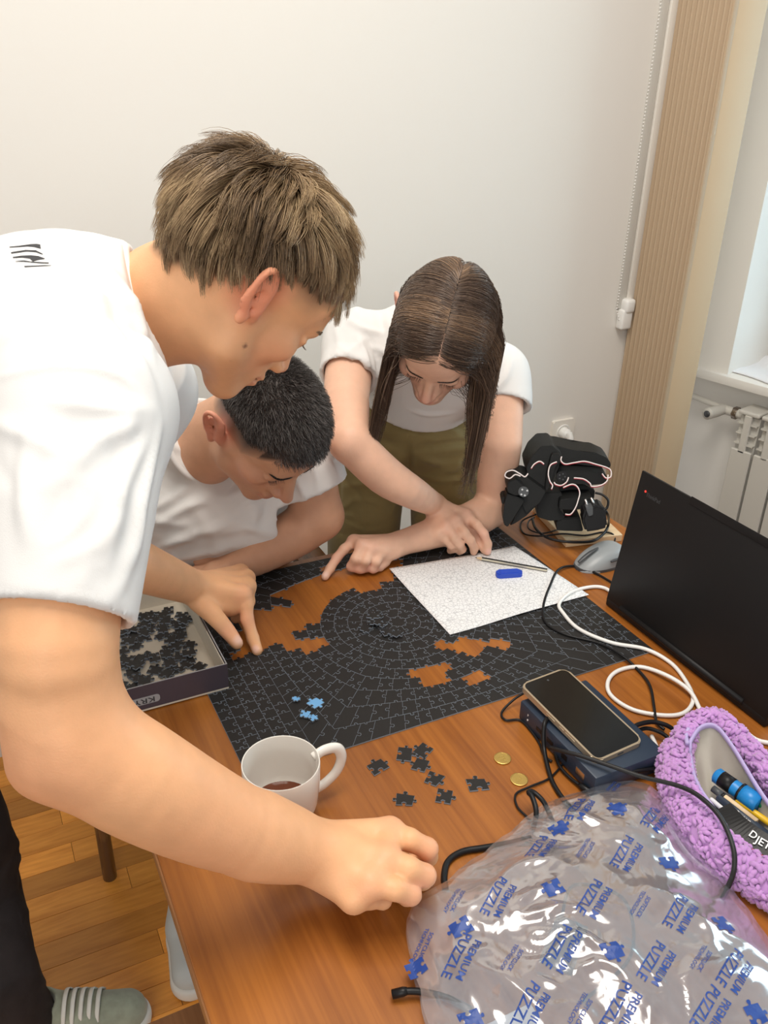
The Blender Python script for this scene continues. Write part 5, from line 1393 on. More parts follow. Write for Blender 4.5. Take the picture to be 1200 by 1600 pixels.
B.chain([e3, S(462, 832, 1.645), H(408, 864, 0.046), w3], [0.046, 0.046, 0.038, 0.029], 0.012)
m3 = [H(335, 888, .040), H(330, 896, .036), H(326, 904, .032), H(324, 912, .026)]
hand(B, w3, m3, [[H(305, 893, .030), H(285, 898, .016), H(270, 902, .012)], [H(300, 902, .028), H(280, 906, .014), H(266, 910, .012)], [H(298, 909, .026), H(280, 914, .012)], [H(300, 918, .02), H(285, 922, .011)]], [0.0095]*4, [H(352, 878, .04), H(330, 874, .045), H(310, 876, .040)], [0.016, 0.012, 0.010], palm_r=0.013, wrist_r=0.026)
s2r = S(205, 660, 1.60); e3r = S(130, 830, 1.62)
B.cone(S(320, 730, 1.66), s2r, 0.07, 0.05, 0.03); B.chain([s2r, e3r, S(190, 930, 1.60)], [0.050, 0.045, 0.030], 0.02)
VF = B.mesh(0.0032)
base = (0.65, 0.36, 0.225)
bl = h2_.face_paint(base, (0.56, 0.20, 0.17), (0.68, 0.25, 0.19), beard=(0.36, 0.25, 0.20), ear=(0.74, 0.27, 0.20))
Cc = paint(VF[0], base, bl); Q = h2_.local(VF[0])
fd = np.linalg.norm(VF[0]-S(470, 820, 1.5), axis=1); fa = np.clip((0.17-fd)/0.08, 0, 1)*0.45; Cc = Cc*(1-fa[:, None])+A([0.42, 0.22, 0.14])*fa[:, None]  # shade and arm hair on the left forearm painted in as darker brown
zl = np.interp(Q[:, 1], [-0.12, -0.09, -0.06, -0.03, 0.0, 0.025, 0.045, 0.07, 0.10], [-0.045, -0.045, -0.03, 0.0, 0.0, -0.005, 0.030, 0.062, 0.068])
headm = (np.linalg.norm(Q-A([0, -.01, .03]), axis=1) < 0.135) & (np.abs(Q[:, 0]) < 0.0770)
f = np.clip((Q[:, 2]-zl)/0.05, 0, 1)*headm; f = np.where(Q[:, 1] > 0.05, np.clip((Q[:, 2]-zl)/0.012, 0, 1)*headm, f)
Cc = Cc*(1-0.95*f[:, None]**0.6)+A([0.030, 0.026, 0.025])*0.95*f[:, None]**0.6
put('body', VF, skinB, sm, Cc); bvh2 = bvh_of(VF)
dh = hair_mats('cropped_dark_hair', [(0.055, 0.046, 0.042), (0.095, 0.083, 0.077), (0.026, 0.021, 0.019), (0.22, 0.20, 0.19)], 0.40)  # last, pale grey tone paints glints into some of the strands
def crop(head, n, seed):
    r = np.random.RandomState(seed); Cc_ = A([0, -0.004, 0.047]); Rr = A([0.0745, 0.0965, 0.0805])
    d = r.normal(size=(n*4, 3)); d /= np.linalg.norm(d, axis=1)[:, None]; p = Cc_+d*Rr
    zl_ = np.interp(p[:, 1], [-0.12, -0.09, -0.06, -0.03, 0.0, 0.03, 0.05, 0.075, 0.10], [-0.01, -0.01, 0.01, 0.036, 0.044, 0.044, 0.050, 0.064, 0.072])
    keep = p[:, 2] > zl_; p = p[keep][:n]; d = d[keep][:n]; zl_ = zl_[keep][:n]; n = len(p)
    N = d/Rr; N /= np.linalg.norm(N, axis=1)[:, None]
    up = np.clip((p[:, 2]-zl_)/0.035, 0, 1); up = np.maximum(up, np.clip((p[:, 1]-0.05)/0.02, 0, 1))
    fl_ = np.tile(A([0, 0.75, -0.25]), (n, 1))+0.5*r.normal(size=(n, 3))*0.5; fl_ -= (fl_*N).sum(1)[:, None]*N*0.9
    L = (0.0025+0.010*up)*r.uniform(0.7, 1.25, n)
    ts = np.linspace(0, 1, 4)[None, :, None]
    c = p[:, None, :]+(N*0.85)[:, None, :]*L[:, None, None]*ts*(0.4+0.6*up[:, None, None])+fl_[:, None, :]*L[:, None, None]*ts**1.5*0.9
    idx = r.choice([0, 0, 1, 2, 3], n)
    return head.pos+head.s*(c@head.R.T), idx
st, ix = crop(h2_, 17000, 8)
strands('hair', st, dh, sm, 0.00048, 3, ix, tip=0.3)
brow(h2_, 1, 300, dh[2], sm, 0.0040, 0.025, 0.100, 0.050, 0.003, bvh=bvh2); brow(h2_, -1, 300, dh[2], sm, 0.0040, 0.025, 0.100, 0.050, 0.003, bvh=bvh2)
lashes(h2_, 1, dh[2], sm, bvh2); lashes(h2_, -1, dh[2], sm, bvh2)
# t-shirt
B = Body()
B.chain([S(320, 692, 1.54), S(308, 715, 1.62), S(320, 790, 1.70), S(300, 900, 1.86), S(290, 1000, 1.98)], [0.074, 0.084, 0.125, 0.145, 0.15], 0.05)
B.cone(S(330, 745, 1.66), S(440, 690, 1.62), 0.10, 0.070, 0.05); B.cone(S(310, 745, 1.66), s2r, 0.10, 0.070, 0.05)
B.cone(S(310, 800, 1.62), S(390, 800, 1.66), 0.09, 0.10, 0.05)
B.chain([S(450, 682, 1.61), S(478, 732, 1.625), S(502, 800, 1.65)], [0.072, 0.070, 0.0680], 0.03)
B.chain([s2r, S(160, 780, 1.62)], [0.070, 0.062], 0.03)
B.cone(S(485, 752, 1.632), S(506, 812, 1.655), 0.0555, 0.0600, 0.003, '-')
cut_only(B, S(489, 764, 1.635), nrm(S(506, 800, 1.65)-S(478, 732, 1.625)), S(502, 800, 1.65), 0.10)
nax = nrm(h2_(0, -0.01, -0.02)-nb2)
cut_only(B, S(322, 690, 1.53), nax, S(352, 685, 1.46), 0.125)
V, F = B.mesh(0.0048)
rg = random.Random(13)
fl = px_folds([([(225, 835), (280, 800), (335, 772)], 0.009, 0.008), ([(228, 860), (310, 835), (400, 800)], 0.010, 0.008), ([(240, 880), (310, 865), (380, 850)], 0.009, 0.007), ([(232, 800), (270, 780), (300, 755)], 0.009, 0.007),
               ([(470, 700), (492, 735), (500, 772)], 0.007, 0.006), ([(490, 688), (512, 720), (526, 745)], 0.007, 0.006), ([(455, 735), (470, 762), (478, 784)], 0.006, 0.006), ([(450, 770), (480, 786), (530, 750)], 0.0022, -0.0015),
               ([(262, 690), (285, 705), (300, 712)], 0.006, 0.005), ([(380, 770), (400, 800), (395, 840)], 0.010, 0.006), ([(300, 790), (330, 830), (340, 880)], 0.012, 0.005), ([(425, 760), (415, 800), (390, 845)], 0.008, -0.006)], 1.6)
fl += rand_folds(rg, (235, 770, 420, 885), 1.6, 14, 25, (0.006, 0.010), (0.002, 0.005), (40, 110))
V = relax(folds(V, F, fl), F, 1, 0.3); shirt2 = put('t_shirt', (V, F), M['tee'], sm)
rc2 = S(320, 690, 1.535); ru = nrm(np.cross(nax, A([0, 0, 1.0]))); rv = np.cross(nax, ru)
tube('collar', [rc2+0.0715*(math.cos(t)*ru+math.sin(t)*rv) for t in np.linspace(0, 2*math.pi, 28, endpoint=False)], 0.006, M['tee'], shirt2, n=2, closed=True)
# trousers and shoes under the table
B = Body()
B.ell((-0.24, 0.60, -0.26), (0.19, 0.15, 0.10), None, 0.05)
B.chain([(-0.33, 0.58, -0.25), (-0.31, 0.24, -0.22), (-0.325, 0.21, -0.40), (-0.345, 0.20, FLOOR+0.10)], [0.09, 0.070, 0.062, 0.052], 0.03)
B.chain([(-0.15, 0.58, -0.25), (-0.10, 0.22, -0.22), (-0.09, 0.20, -0.40), (-0.09, 0.20, FLOOR+0.10)], [0.09, 0.070, 0.062, 0.052], 0.03)
B.half((0, 0, FLOOR+0.07), (0, 0, -1))
put('trousers', B.mesh(0.008), M['greytrouser'], sm)
sh1 = H(300, 1545, FLOOR); 
shoe(sm, (-0.355, 0.25, FLOOR+0.001), (-0.417, 0.00, FLOOR+0.001), M['greyshoe'], M['sole'], None, 1.05)
shoe(sm, (-0.09, 0.27, FLOOR+0.001), (-0.09, 0.00, FLOOR+0.001), M['greyshoe'], M['sole'], None, 1.05)

# ------------------------------------------------------------------ woman bending over the paper
wo = empty('person', (0.25, 0.47, FLOOR)); tag(wo, 'woman with long brown hair and olive trousers bending over the paper', 'person')
h3 = Head((0.147, 0.151, 0.448), (-0.804, 0.565, 0.186), (-0.488, -0.447, -0.750), (-0.340, -0.693, 0.635), 0.97)
B = Body(); h3.build(B, fem=1.0, nose=0.97, ears=(1,))
nb3 = S(675, 520, 1.64)
B.cone(h3(0, -0.035, -0.02), nb3, 0.046, 0.050, 0.03)
B.cone(nb3, S(660, 600, 1.80), 0.055, 0.08, 0.02)
sR = S(548, 552, 1.67); eR = S(546, 690, 1.535); wR = H(678, 788, 0.080)
B.cone(S(665, 540, 1.70), sR, 0.06, 0.042, 0.03)
B.chain([sR, S(541, 620, 1.61), eR], [0.046, 0.0425, 0.036], 0.01)
B.chain([eR, S(600, 742, 1.57), S(645, 770, 1.60), wR], [0.036, 0.0360, 0.030, 0.0235], 0.01)
mR = [H(728, 806, .072), H(712, 815, .070), H(697, 824, .064), H(686, 832, .054)]
fR = [[H(745, 820, .064), H(756, 834, .048), H(762, 850, .026), H(762, 862, .011)], [H(725, 832, .058), H(735, 844, .042), H(741, 856, .020), H(740, 862, .010)],
      [H(710, 840, .050), H(718, 850, .036), H(722, 858, .016), H(718, 862, .009)], [H(697, 843, .042), H(705, 852, .030), H(708, 858, .014), H(703, 861, .009)]]
hand(B, wR, mR, fR, [0.0090, 0.0092, 0.0088, 0.0078], [H(700, 795, .066), H(728, 822, .048), H(748, 845, .026), H(756, 858, .012)], [0.014, 0.0115, 0.0098, 0.0082], palm_r=0.0125, wrist_r=0.0235,
     under=([H(690, 795, .064), H(712, 820, .052)], [0.019, 0.017]))
sL = S(782, 598, 1.72); eL = H(772, 792, 0.046); wL = H(628, 848, 0.036)
B.cone(S(680, 550, 1.72), sL, 0.06, 0.042, 0.03)
B.chain([sL, S(782, 690, 1.715), eL], [0.046, 0.0425, 0.038], 0.012)
B.chain([eL, H(738, 812, 0.046), H(680, 832, 0.040), wL], [0.038, 0.037, 0.0310, 0.0240], 0.012)
mL = [H(553, 846, .046), H(566, 853, .050), H(580, 858, .046), H(596, 862, .038)]
fL = [[H(538, 858, .040), H(526, 872, .026), H(516, 888, .014), H(508, 901, .0075)], [H(556, 873, .036), H(549, 885, .016), H(560, 884, .010), H(575, 878, .012)],
      [H(571, 876, .034), H(565, 888, .015), H(576, 886, .010), H(590, 880, .012)], [H(588, 878, .028), H(583, 889, .013), H(594, 886, .009), H(604, 880, .011)]]
hand(B, wL, mL, fL, [0.0090, 0.0094, 0.0090, 0.0082], [H(615, 862, .030), H(585, 878, .018), H(560, 888, .012)], [0.014, 0.0115, 0.009], palm_r=0.0130, wrist_r=0.024,
     under=([H(615, 858, .028), H(580, 866, .026)], [0.018, 0.016]))
VF = B.mesh(0.0030)
base = (0.78, 0.475, 0.335)
bl = h3.face_paint(base, (0.62, 0.25, 0.22), (0.76, 0.33, 0.26))
bl += knuckle_paint(mR[:3]+mL[:3]+[fR[0][1], fL[0][1], fL[1][1], fL[2][1], fL[3][1]], (0.80, 0.40, 0.32), 0.011, 0.5)
bl += [(fL[0][3]+A([0, 0, .004]), 0.0065, (0.86, 0.58, 0.50), 0.8, 0.4), (fR[0][3]+A([0, -.004, .003]), 0.0065, (0.86, 0.52, 0.46), 0.8, 0.4)]
put('body', VF, skinC, wo, paint(VF[0], base, bl)); bvh3 = bvh_of(VF)
# t-shirt
B = Body()
B.chain([S(672, 530, 1.69), S(660, 590, 1.80), S(645, 640, 1.90)], [0.080, 0.120, 0.130], 0.05)
B.cone(S(660, 550, 1.72), S(560, 545, 1.69), 0.095, 0.060, 0.05); B.cone(S(690, 560, 1.74), S(775, 592, 1.74), 0.095, 0.060, 0.05)
B.chain([S(556, 535, 1.69), S(548, 570, 1.66), S(540, 612, 1.615)], [0.062, 0.0570, 0.0560], 0.03)
B.chain([S(775, 585, 1.74), S(786, 625, 1.725), S(788, 670, 1.715)], [0.062, 0.0570, 0.0555], 0.03)
B.cone(S(544, 582, 1.64), S(539, 625, 1.60), 0.0455, 0.0490, 0.003, '-'); B.cone(S(786, 625, 1.72), S(788, 690, 1.71), 0.0455, 0.0490, 0.003, '-')
cut_only(B, S(541, 588, 1.635), nrm(S(535, 625, 1.605)-S(556, 545, 1.68)), S(535, 620, 1.61), 0.085)
cut_only(B, S(787, 634, 1.72), nrm(S(783, 680, 1.71)-S(790, 600, 1.74)), S(787, 670, 1.715), 0.085)
B.cone(h3(0, -0.03, -0.03), S(680, 520, 1.60), 0.050, 0.052, 0.004, '-')
cut_only(B, S(650, 628, 1.82), nrm(S(640, 675, 1.92)-S(660, 590, 1.80)), S(640, 690, 1.9), 0.25)
V, F = B.mesh(0.0045)
rg = random.Random(23)
fl = px_folds([([(560, 525), (572, 560), (578, 600)], 0.006, 0.007), ([(572, 520), (590, 560), (590, 610)], 0.006, -0.006), ([(580, 540), (610, 560), (620, 600)], 0.006, 0.006), ([(545, 500), (570, 515), (600, 520)], 0.007, 0.006), ([(530, 540), (550, 560), (560, 585)], 0.005, 0.004),
               ([(512, 552), (540, 580), (572, 588)], 0.0022, -0.0014), ([(640, 640), (670, 648), (710, 645)], 0.006, 0.004), ([(570, 450), (560, 480), (540, 510)], 0.010, 0.005), ([(800, 560), (790, 590), (770, 615)], 0.006, 0.005)], 1.7)
fl += rand_folds(rg, (520, 450, 640, 620), 1.65, 12, 70, (0.005, 0.009), (0.0015, 0.004), (30, 80))
V = relax(folds(V, F, fl), F, 1, 0.3); put('t_shirt', (V, F), M['tee'], wo)
# olive trousers
hip = S(640, 668, 1.92); Xh = nrm(A([-0.82, 0.57, 0])); dn = A([0, 0, -1.0])
B = Body()
B.ell(hip, (0.155, 0.115, 0.11), np.stack([Xh, np.cross(A([0, 0, 1.0]), Xh), A([0, 0, 1.0])], 1), 0.05)
for q in (1, -1):
    a = hip+q*0.088*Xh; B.chain([a+dn*0.05, a+q*0.012*Xh+dn*0.30, a+q*0.014*Xh+dn*0.60, a*A([1, 1, 0])+A([0, 0, FLOOR+0.04])], [0.088, 0.084, 0.080, 0.078], 0.012)
B.half((0, 0, FLOOR+0.03), (0, 0, -1))
V, F = B.mesh(0.0055)
rg = random.Random(31)
fl = px_folds([([(640, 700), (600, 690), (560, 665)], 0.009, -0.008), ([(640, 705), (690, 695), (735, 690)], 0.009, -0.008), ([(642, 690), (640, 740), (636, 800)], 0.006, -0.010), ([(570, 640), (566, 740), (568, 860)], 0.003, 0.003),
               ([(630, 715), (590, 730), (545, 730)], 0.008, 0.007), ([(630, 735), (590, 750), (540, 760)], 0.007, 0.006), ([(655, 715), (690, 725), (730, 725)], 0.008, 0.007), ([(650, 740), (690, 750), (730, 745)], 0.007, 0.006), ([(535, 700), (530, 760), (532, 830)], 0.007, -0.005)], 1.9)
fl += rand_folds(rg, (530, 650, 740, 840), 1.9, 34, 5, (0.004, 0.008), (0.002, 0.005), (30, 80))
V = folds(V, F, fl); tr = put('trousers', (V, F), M['pants'], wo)
for q in (1, -1):
    a = (hip+q*0.100*Xh)*A([1, 1, 0])+A([0, 0, FLOOR+0.001]); fw_ = np.cross(Xh, A([0, 0, 1.0])); fw_ = -fw_ if fw_[1] > 0 else fw_
    shoe(wo, a-fw_*0.09, a+fw_*0.15, M['greyshoe'], M['sole'], M['lace'], 0.92)
# long hair parted in the middle
bh = hair_mats('long_brown_hair', [(0.105, 0.067, 0.046), (0.155, 0.102, 0.070), (0.058, 0.035, 0.024), (0.24, 0.15, 0.09)], 0.34)
cb = capmesh(h3, (0, -0.008, 0.044), (0.0815, 0.1035, 0.0845), [((0, 0.0, -0.02), (0, 0.60, -0.8)), ((0, 0.066, 0.058), (0, 0.75, -0.66))])
put('hair_base', cb, bh[2], wo)
def long_hair(head, n, seed, steps=30, step=0.0145):
    r = np.random.RandomState(seed)
    Cc_ = A([0, -0.008, 0.044]); Rr = A([0.0840, 0.1060, 0.0870]); grav = head.R.T@A([0, 0, -1.0])
    # roots either spread over the scalp or along the parting
    d = r.normal(size=(n*5, 3)); d /= np.linalg.norm(d, axis=1)[:, None]; p = Cc_+d*Rr
    hl = np.interp(p[:, 1], [-0.12, -0.06, 0.0, 0.03, 0.06, 0.09], [-0.05, -0.03, 0.0, 0.035, 0.055, 0.085])
    p = p[p[:, 2] > hl][:n]; k = int(n*0.45)
    yy = r.uniform(-0.085, 0.078, k); xx = r.normal(0, 0.004, k)-0.006; zz = Cc_[2]+Rr[2]*np.sqrt(np.clip(1-((yy-Cc_[1])/Rr[1])**2-(xx/Rr[0])**2, 0.02, 1)); p[:k] = np.stack([xx, yy, zz], 1)
    n = len(p); side = np.where(p[:, 0] > -0.006, 1.0, -1.0)
    Nn = (p-Cc_)/Rr**2; Nn /= np.linalg.norm(Nn, axis=1)[:, None]
    sw = np.clip(1-np.abs(p[:, 0])/0.075, 0.0, 1); dr = np.stack([side*sw, -0.25*sw+0.30*(1-sw), -0.35-0.6*(1-sw)], 1)+0.08*r.normal(size=(n, 3))
    bk = np.clip((-0.015-p[:, 1])/0.04, 0, 1)[:, None]; dr = dr*(1-bk)+np.stack([side*0.45, -0.35*np.ones(n), -0.9*np.ones(n)], 1)*bk; dr -= (dr*Nn).sum(1)[:, None]*Nn; dr /= np.linalg.norm(dr, axis=1)[:, None]
    lay = r.uniform(0.0, 1.0, n); out = [p.copy()]; q = p.copy()
    tot = np.where(side > 0, r.uniform(0.20, 0.29, n), r.uniform(0.19, 0.275, n)); go = np.zeros(n)
    off = 1.0+0.05*lay
    for i in range(steps-1):
        e = (q-Cc_)/(Rr*off[:, None]); rad_ = np.linalg.norm(e, axis=1)
        Nn = e/Rr; Nn /= np.linalg.norm(Nn, axis=1)[:, None]
        on = rad_ < 1.06
        tgt = grav+0.0
        free = q[:, 2] < -0.02
        wgt = np.where(on, 0.10*(1-0.85*bk[:, 0]), 0.34)
        # hair stays swept to its side until it clears the cheek
        aim = np.where((np.abs(q[:, 0]) < 0.062)[:, None], np.stack([side*0.9, 0.0*np.ones(n), -0.5*np.ones(n)], 1), grav+np.stack([side*0.02, 0*side, 0*side], 1))
        dr = dr*(1-wgt[:, None])+aim*wgt[:, None]; dr /= np.linalg.norm(dr, axis=1)[:, None]
        stp = np.where(go < tot, step, step*0.02); q = q+dr*stp[:, None]; go += stp
        e = (q-Cc_)/(Rr*off[:, None]); rad_ = np.linalg.norm(e, axis=1); ins = (rad_ < 1.0) | ((q[:, 2] > 0.036-0.054*bk[:, 0]) & (go < 0.17)) | ((bk[:, 0] > 0.3) & (go < 0.13) & (rad_ < 1.25))
        q = np.where(ins[:, None], Cc_+(q-Cc_)/np.maximum(rad_, 1e-6)[:, None], q)
        Ns = (q-Cc_)/Rr**2; Ns /= np.linalg.norm(Ns, axis=1)[:, None]; dn_ = (dr*Ns).sum(1)
        dr = dr-np.where(ins, dn_, 0)[:, None]*Ns; wide = (np.abs(q[:, 0]) > 0.090) & (dr[:, 0]*side > 0); dr[:, 0] = np.where(wide, dr[:, 0]*0.2, dr[:, 0]); dr /= np.linalg.norm(dr, axis=1)[:, None]+1e-9
        beside = q[:, 2] < 0.045; ax_ = np.abs(q[:, 0]); q[:, 0] = np.where(beside, side*np.maximum(ax_, np.minimum(np.where(side > 0, 0.066+0.024*lay, 0.064+0.046*lay), ax_+0.008)), q[:, 0])
        out.append(q.copy())
    cv = np.stack(out, 1)
    ci = r.randint(0, n, 260); near = np.argmin(((cv[:, None, steps//2]-cv[ci][None, :, steps//2])**2).sum(2), 1); t = np.linspace(0, 1, steps)[None, :, None]
    cl = 0.55*np.clip((t-0.3)/0.7, 0, 1); cv = cv*(1-cl)+cv[ci[near]]*cl
    phs = r.uniform(0, 6.28, 260)[near][:, None]; tt_ = np.linspace(0, 1, steps)[None]; wv = 0.007*np.clip((tt_-0.4)/0.6, 0, 1)*np.sin(9*tt_+phs)
    cv[:, :, 0] += wv; cv[:, :, 2] += 0.6*wv
    idx = np.digitize(noise3(p, 70, 4)+r.normal(0, 0.4, n), [-0.35, 0.25, 0.6]); idx = A([2, 0, 1, 3])[idx]
    return head.pos+head.s*(cv@head.R.T), idx
st, ix = long_hair(h3, 6500, 3)
strands('hair', st, bh, wo, 0.00050, 3, ix, tip=0.4)
brow(h3, 1, 170, bh[2], wo, 0.0024, 0.025, 0.100, 0.046, 0.004, 0.007, bvh=bvh3); brow(h3, -1, 170, bh[2], wo, 0.0024, 0.025, 0.100, 0.046, 0.004, 0.007, bvh=bvh3)
lashes(h3, 1, bh[2], wo, bvh3); lashes(h3, -1, bh[2], wo, bvh3)
# ================================================================== chairs
ch = empty('chair', (-0.24, 0.58, FLOOR)); tag(ch, 'dark wooden armchair with metal legs under the seated man', 'chair')
box('seat', (-0.46, 0.36, -0.345), (-0.02, 0.80, -0.315), M['chairwood'], ch, 0.006)
box('backrest', (-0.46, 0.815, -0.10), (-0.02, 0.845, 0.12), M['chairwood'], ch, 0.008)
box('armrest', (-0.036, 0.34, -0.095), (0.028, 0.83, -0.070), M['chairwood'], ch, 0.006)
box('armrest', (-0.508, 0.46, -0.095), (-0.452, 0.83, -0.070), M['chairwood'], ch, 0.006)
lg = H(172, 1370, FLOOR)
for (x, y, top) in ((lg[0], lg[1], -0.33), (0.0, 0.38, -0.095), (-0.47, 0.83, 0.10), (-0.005, 0.83, 0.10)):
    tube('leg', [(x, y, top), (x, y, FLOOR)], 0.0150, M['chrome'], ch, sides=16, smooth_path=False)
c2_ = empty('chair', (-0.34, -0.52, FLOOR)); tag(c2_, 'empty wooden chair pushed under the near table edge, bottom of view', 'chair')
box('seat', (-0.545, -0.72, -0.325), (-0.15, -0.318, -0.300), M['edge'], c2_, 0.005)
for (x, y) in ((-0.52, -0.345), (-0.175, -0.345), (-0.52, -0.69), (-0.175, -0.69)):
    tube('leg', [(x, y, -0.325), (x, y, FLOOR)], 0.013, M['chrome'], c2_, sides=12, smooth_path=False)

# ================================================================== fleece pencil case
pcs = empty('pencil_case', tuple(H(1150, 1270, 0)*A([1, 1, 0]))); tag(pcs, 'fluffy lilac pencil case lying open with pens inside', 'pencil case')
Lw = [H(1056, 1186, .034), H(1064, 1228, .036), H(1085, 1270, .036), H(1118, 1308, .036), H(1156, 1342, .036), H(1210, 1378, .034), H(1290, 1430, .034)]
Rw_ = [H(1066, 1156, .046), H(1086, 1132, .050), H(1116, 1124, .053), H(1142, 1142, .054), H(1174, 1176, .054), H(1214, 1224, .053), H(1290, 1312, .05)]
path = list(reversed(Lw))+Rw_
B = Body(); B.chain(path, [0.0170]*7+[0.0130]*7, 0.02)
low = [p*A([1, 1, 0])+A([0, 0, 0.0180]) for p in path]; B.chain(low, 0.0175, 0.02)
V, F = B.mesh(0.005); body_pc = put('case_body', (V, F), M['purple'], pcs)
N = vnormals(V, F); rp = np.random.RandomState(6)
sel = rp.choice(len(V), min(len(V), 2300), replace=False); sel = [i for i in sel if V[i][2] > 0.004]
bv = []; bf = []; nbv = 0
bmi = bmesh.new(); bmesh.ops.create_icosphere(bmi, subdivisions=1, radius=1.0); iv = A([tuple(v.co) for v in bmi.verts]); bmi.verts.index_update(); if_ = [[v.index for v in f.verts] for f in bmi.faces]; bmi.free()
for i in sel:
    n_ = N[i]; tdir = nrm(np.cross(n_, rp.normal(size=3))); b2_ = np.cross(n_, tdir)
    ln, wd = rp.uniform(0.0050, 0.0085), rp.uniform(0.0026, 0.0038)
    q = iv[:, :1]*ln*tdir+iv[:, 1:2]*wd*b2_+iv[:, 2:]*wd*n_ + n_*(0.0026-0.35*ln*iv[:, :1]**2)
    bv.append(V[i]+q); bf += [[k+nbv for k in f] for f in if_]; nbv += len(iv)
fz = mesh('fleece_curls', np.concatenate(bv), bf, M['purple'], pcs, smooth=True); fz['kind'] = 'stuff'
li = spline([H(1078, 1178, .044), H(1084, 1214, .046), H(1102, 1248, .048), H(1142, 1296, .048), H(1210, 1348, .046), H(1290, 1408, .046)], 8)
ri = spline([H(1078, 1160, .056), H(1094, 1138, .062), H(1118, 1136, .065), H(1145, 1168, .066), H(1202, 1258, .064), H(1290, 1360, .06)], 8)
nL = len(li)
def lin_fn(u, v):
    x = u*(nL-1); i = min(int(x), nL-2); f = x-i; a = li[i]*(1-f)+li[i+1]*f; b = ri[i]*(1-f)+ri[i+1]*f
    p = a*(1-v)+b*v; z = p[2]-0.040*math.sin(math.pi*v)**0.6*min(1, 0.25+u*3)+0.003*math.sin(23*u+9*v)*math.sin(math.pi*v)
    return (p[0], p[1], max(0.008, z))
grid_sheet('lining', lin_fn, 60, 20, M['lining'], pcs)
tube('zip_tape', list(reversed(li))+ri, 0.0028, M['zip'], pcs, smooth_path=False, flat=2.0)
tube('zip_pull', [H(1074, 1162, .060), H(1072, 1150, .058), H(1076, 1138, .062)], 0.003, M['zip'], pcs)
def stick(name, label, cat, a, b, r, m, extra=None):
    a = A(a); b = A(b); e = empty(name, tuple(a)); tag(e, label, cat); d = nrm(b-a)
    tube('barrel', [a, a+d*0.002, b], [r*0.75, r, r], m, e, sides=12, smooth_path=False)
    for (nm, t0, t1, rr, mm) in (extra or []): tube(nm, [a+(b-a)*t0, a+(b-a)*t1], rr, mm, e, sides=12, smooth_path=False)
    return e
stick('marker_pen', 'bright blue marker with black grip in the lilac case', 'marker', H(1118, 1210, .052), H(1186, 1258, .052), 0.0105, M['cyan'],
      [('grip', 0.14, 0.42, 0.0108, M['black']), ('cap', 0.60, 1.0, 0.0125, M['cyan']), ('clip', 0.58, 0.63, 0.0127, M['black'])])
stick('pen', 'slim cream and black pen beside the blue marker', 'pen', H(1114, 1232, .050), H(1182, 1284, .050), 0.0042, M['board'], [('pen_tip', 0.0, 0.22, 0.0046, M['mousedark']), ('band', 0.22, 0.28, 0.0047, M['black'])])
pn = stick('pen', 'dark navy pen with white lettering in the lilac case', 'pen', H(1122, 1245, .047), H(1215, 1318, .047), 0.0056, M['dock'], [('pen_tip', 0.0, 0.08, 0.0045, M['metal'])])
stick('pencil', 'yellow pencil behind the slim cream pen', 'pencil', H(1150, 1250, .045), H(1240, 1312, .045), 0.0042, M['yellow'])
stick('pen', 'green pen end at the right edge of the lilac case', 'pen', H(1186, 1254, .050), H(1250, 1300, .050), 0.0055, M['green'])
stick('ruler', 'pale blue ruler end beside the navy pen', 'ruler', H(1110, 1248, .044), H(1150, 1282, .044), 0.0030, M['cloth'])
# lanyard strap with white lettering over a red band
la, lb_ = [H(1128, 1262, .056), H(1158, 1292, .058), H(1200, 1322, .058), H(1270, 1362, .056)], None
ln_e = empty('lanyard', tuple(la[0])); tag(ln_e, 'black lanyard with white lettering and red edge in the lilac case', 'lanyard')
def ribbon(name, pts, up_, w_, th, m, parent):
    P = spline(pts, 8); V = []; F = []
    for i, p in enumerate(P):
        d = nrm(P[min(i+1, len(P)-1)]-P[max(i-1, 0)]); s_ = nrm(np.cross(d, up_)); n_ = np.cross(s_, d)
        for a, b in ((-1, 0), (1, 0), (1, 1), (-1, 1)): V.append(p+s_*a*w_/2+n_*b*th)
    for i in range(len(P)-1):
        for k in range(4): F.append((4*i+k, 4*i+(k+1) % 4, 4*i+4+(k+1) % 4, 4*i+4+k))
    F += [(0, 1, 2, 3), (4*len(P)-4, 4*len(P)-3, 4*len(P)-2, 4*len(P)-1)]
    return mesh(name, V, F, m, parent)
upn = nrm(-CW+A([0, 0, 0.6]))
ribbon('strap', la, upn, 0.024, 0.001, M['black'], ln_e)
ribbon('red_edge', [H(1143, 1288, .052), H(1165, 1308, .054), H(1205, 1334, .054), H(1270, 1372, .05)], upn, 0.016, 0.001, M['red'], ln_e)
def text_on(name, s, size, p0, p1, up_, m, parent, off=0.0016):
    V, F = text_mesh(s, size); d = nrm(A(p1)-A(p0)); n_ = nrm(up_-(up_@d)*d); y_ = np.cross(n_, d); c = (A(p0)+A(p1))/2
    return mesh(name, [c+d*v[0]+y_*v[1]+n_*off for v in V], F, m, parent)
text_on('lettering', 'JETBRAINS', 0.0125, H(1182, 1312, .0595), H(1260, 1358, .058), upn, M['inkwhite'], ln_e)
lc = H(1177, 1306, .0600); 
text_on('logo', 'D', 0.012, H(1172, 1302, .0600), H(1182, 1309, .0600), upn, M['inkwhite'], ln_e)
text_on('lettering', 'Connect', 0.006, H(1150, 1268, .0505), H(1172, 1285, .0505), upn, M['inkwhite'], pn, 0.0012)

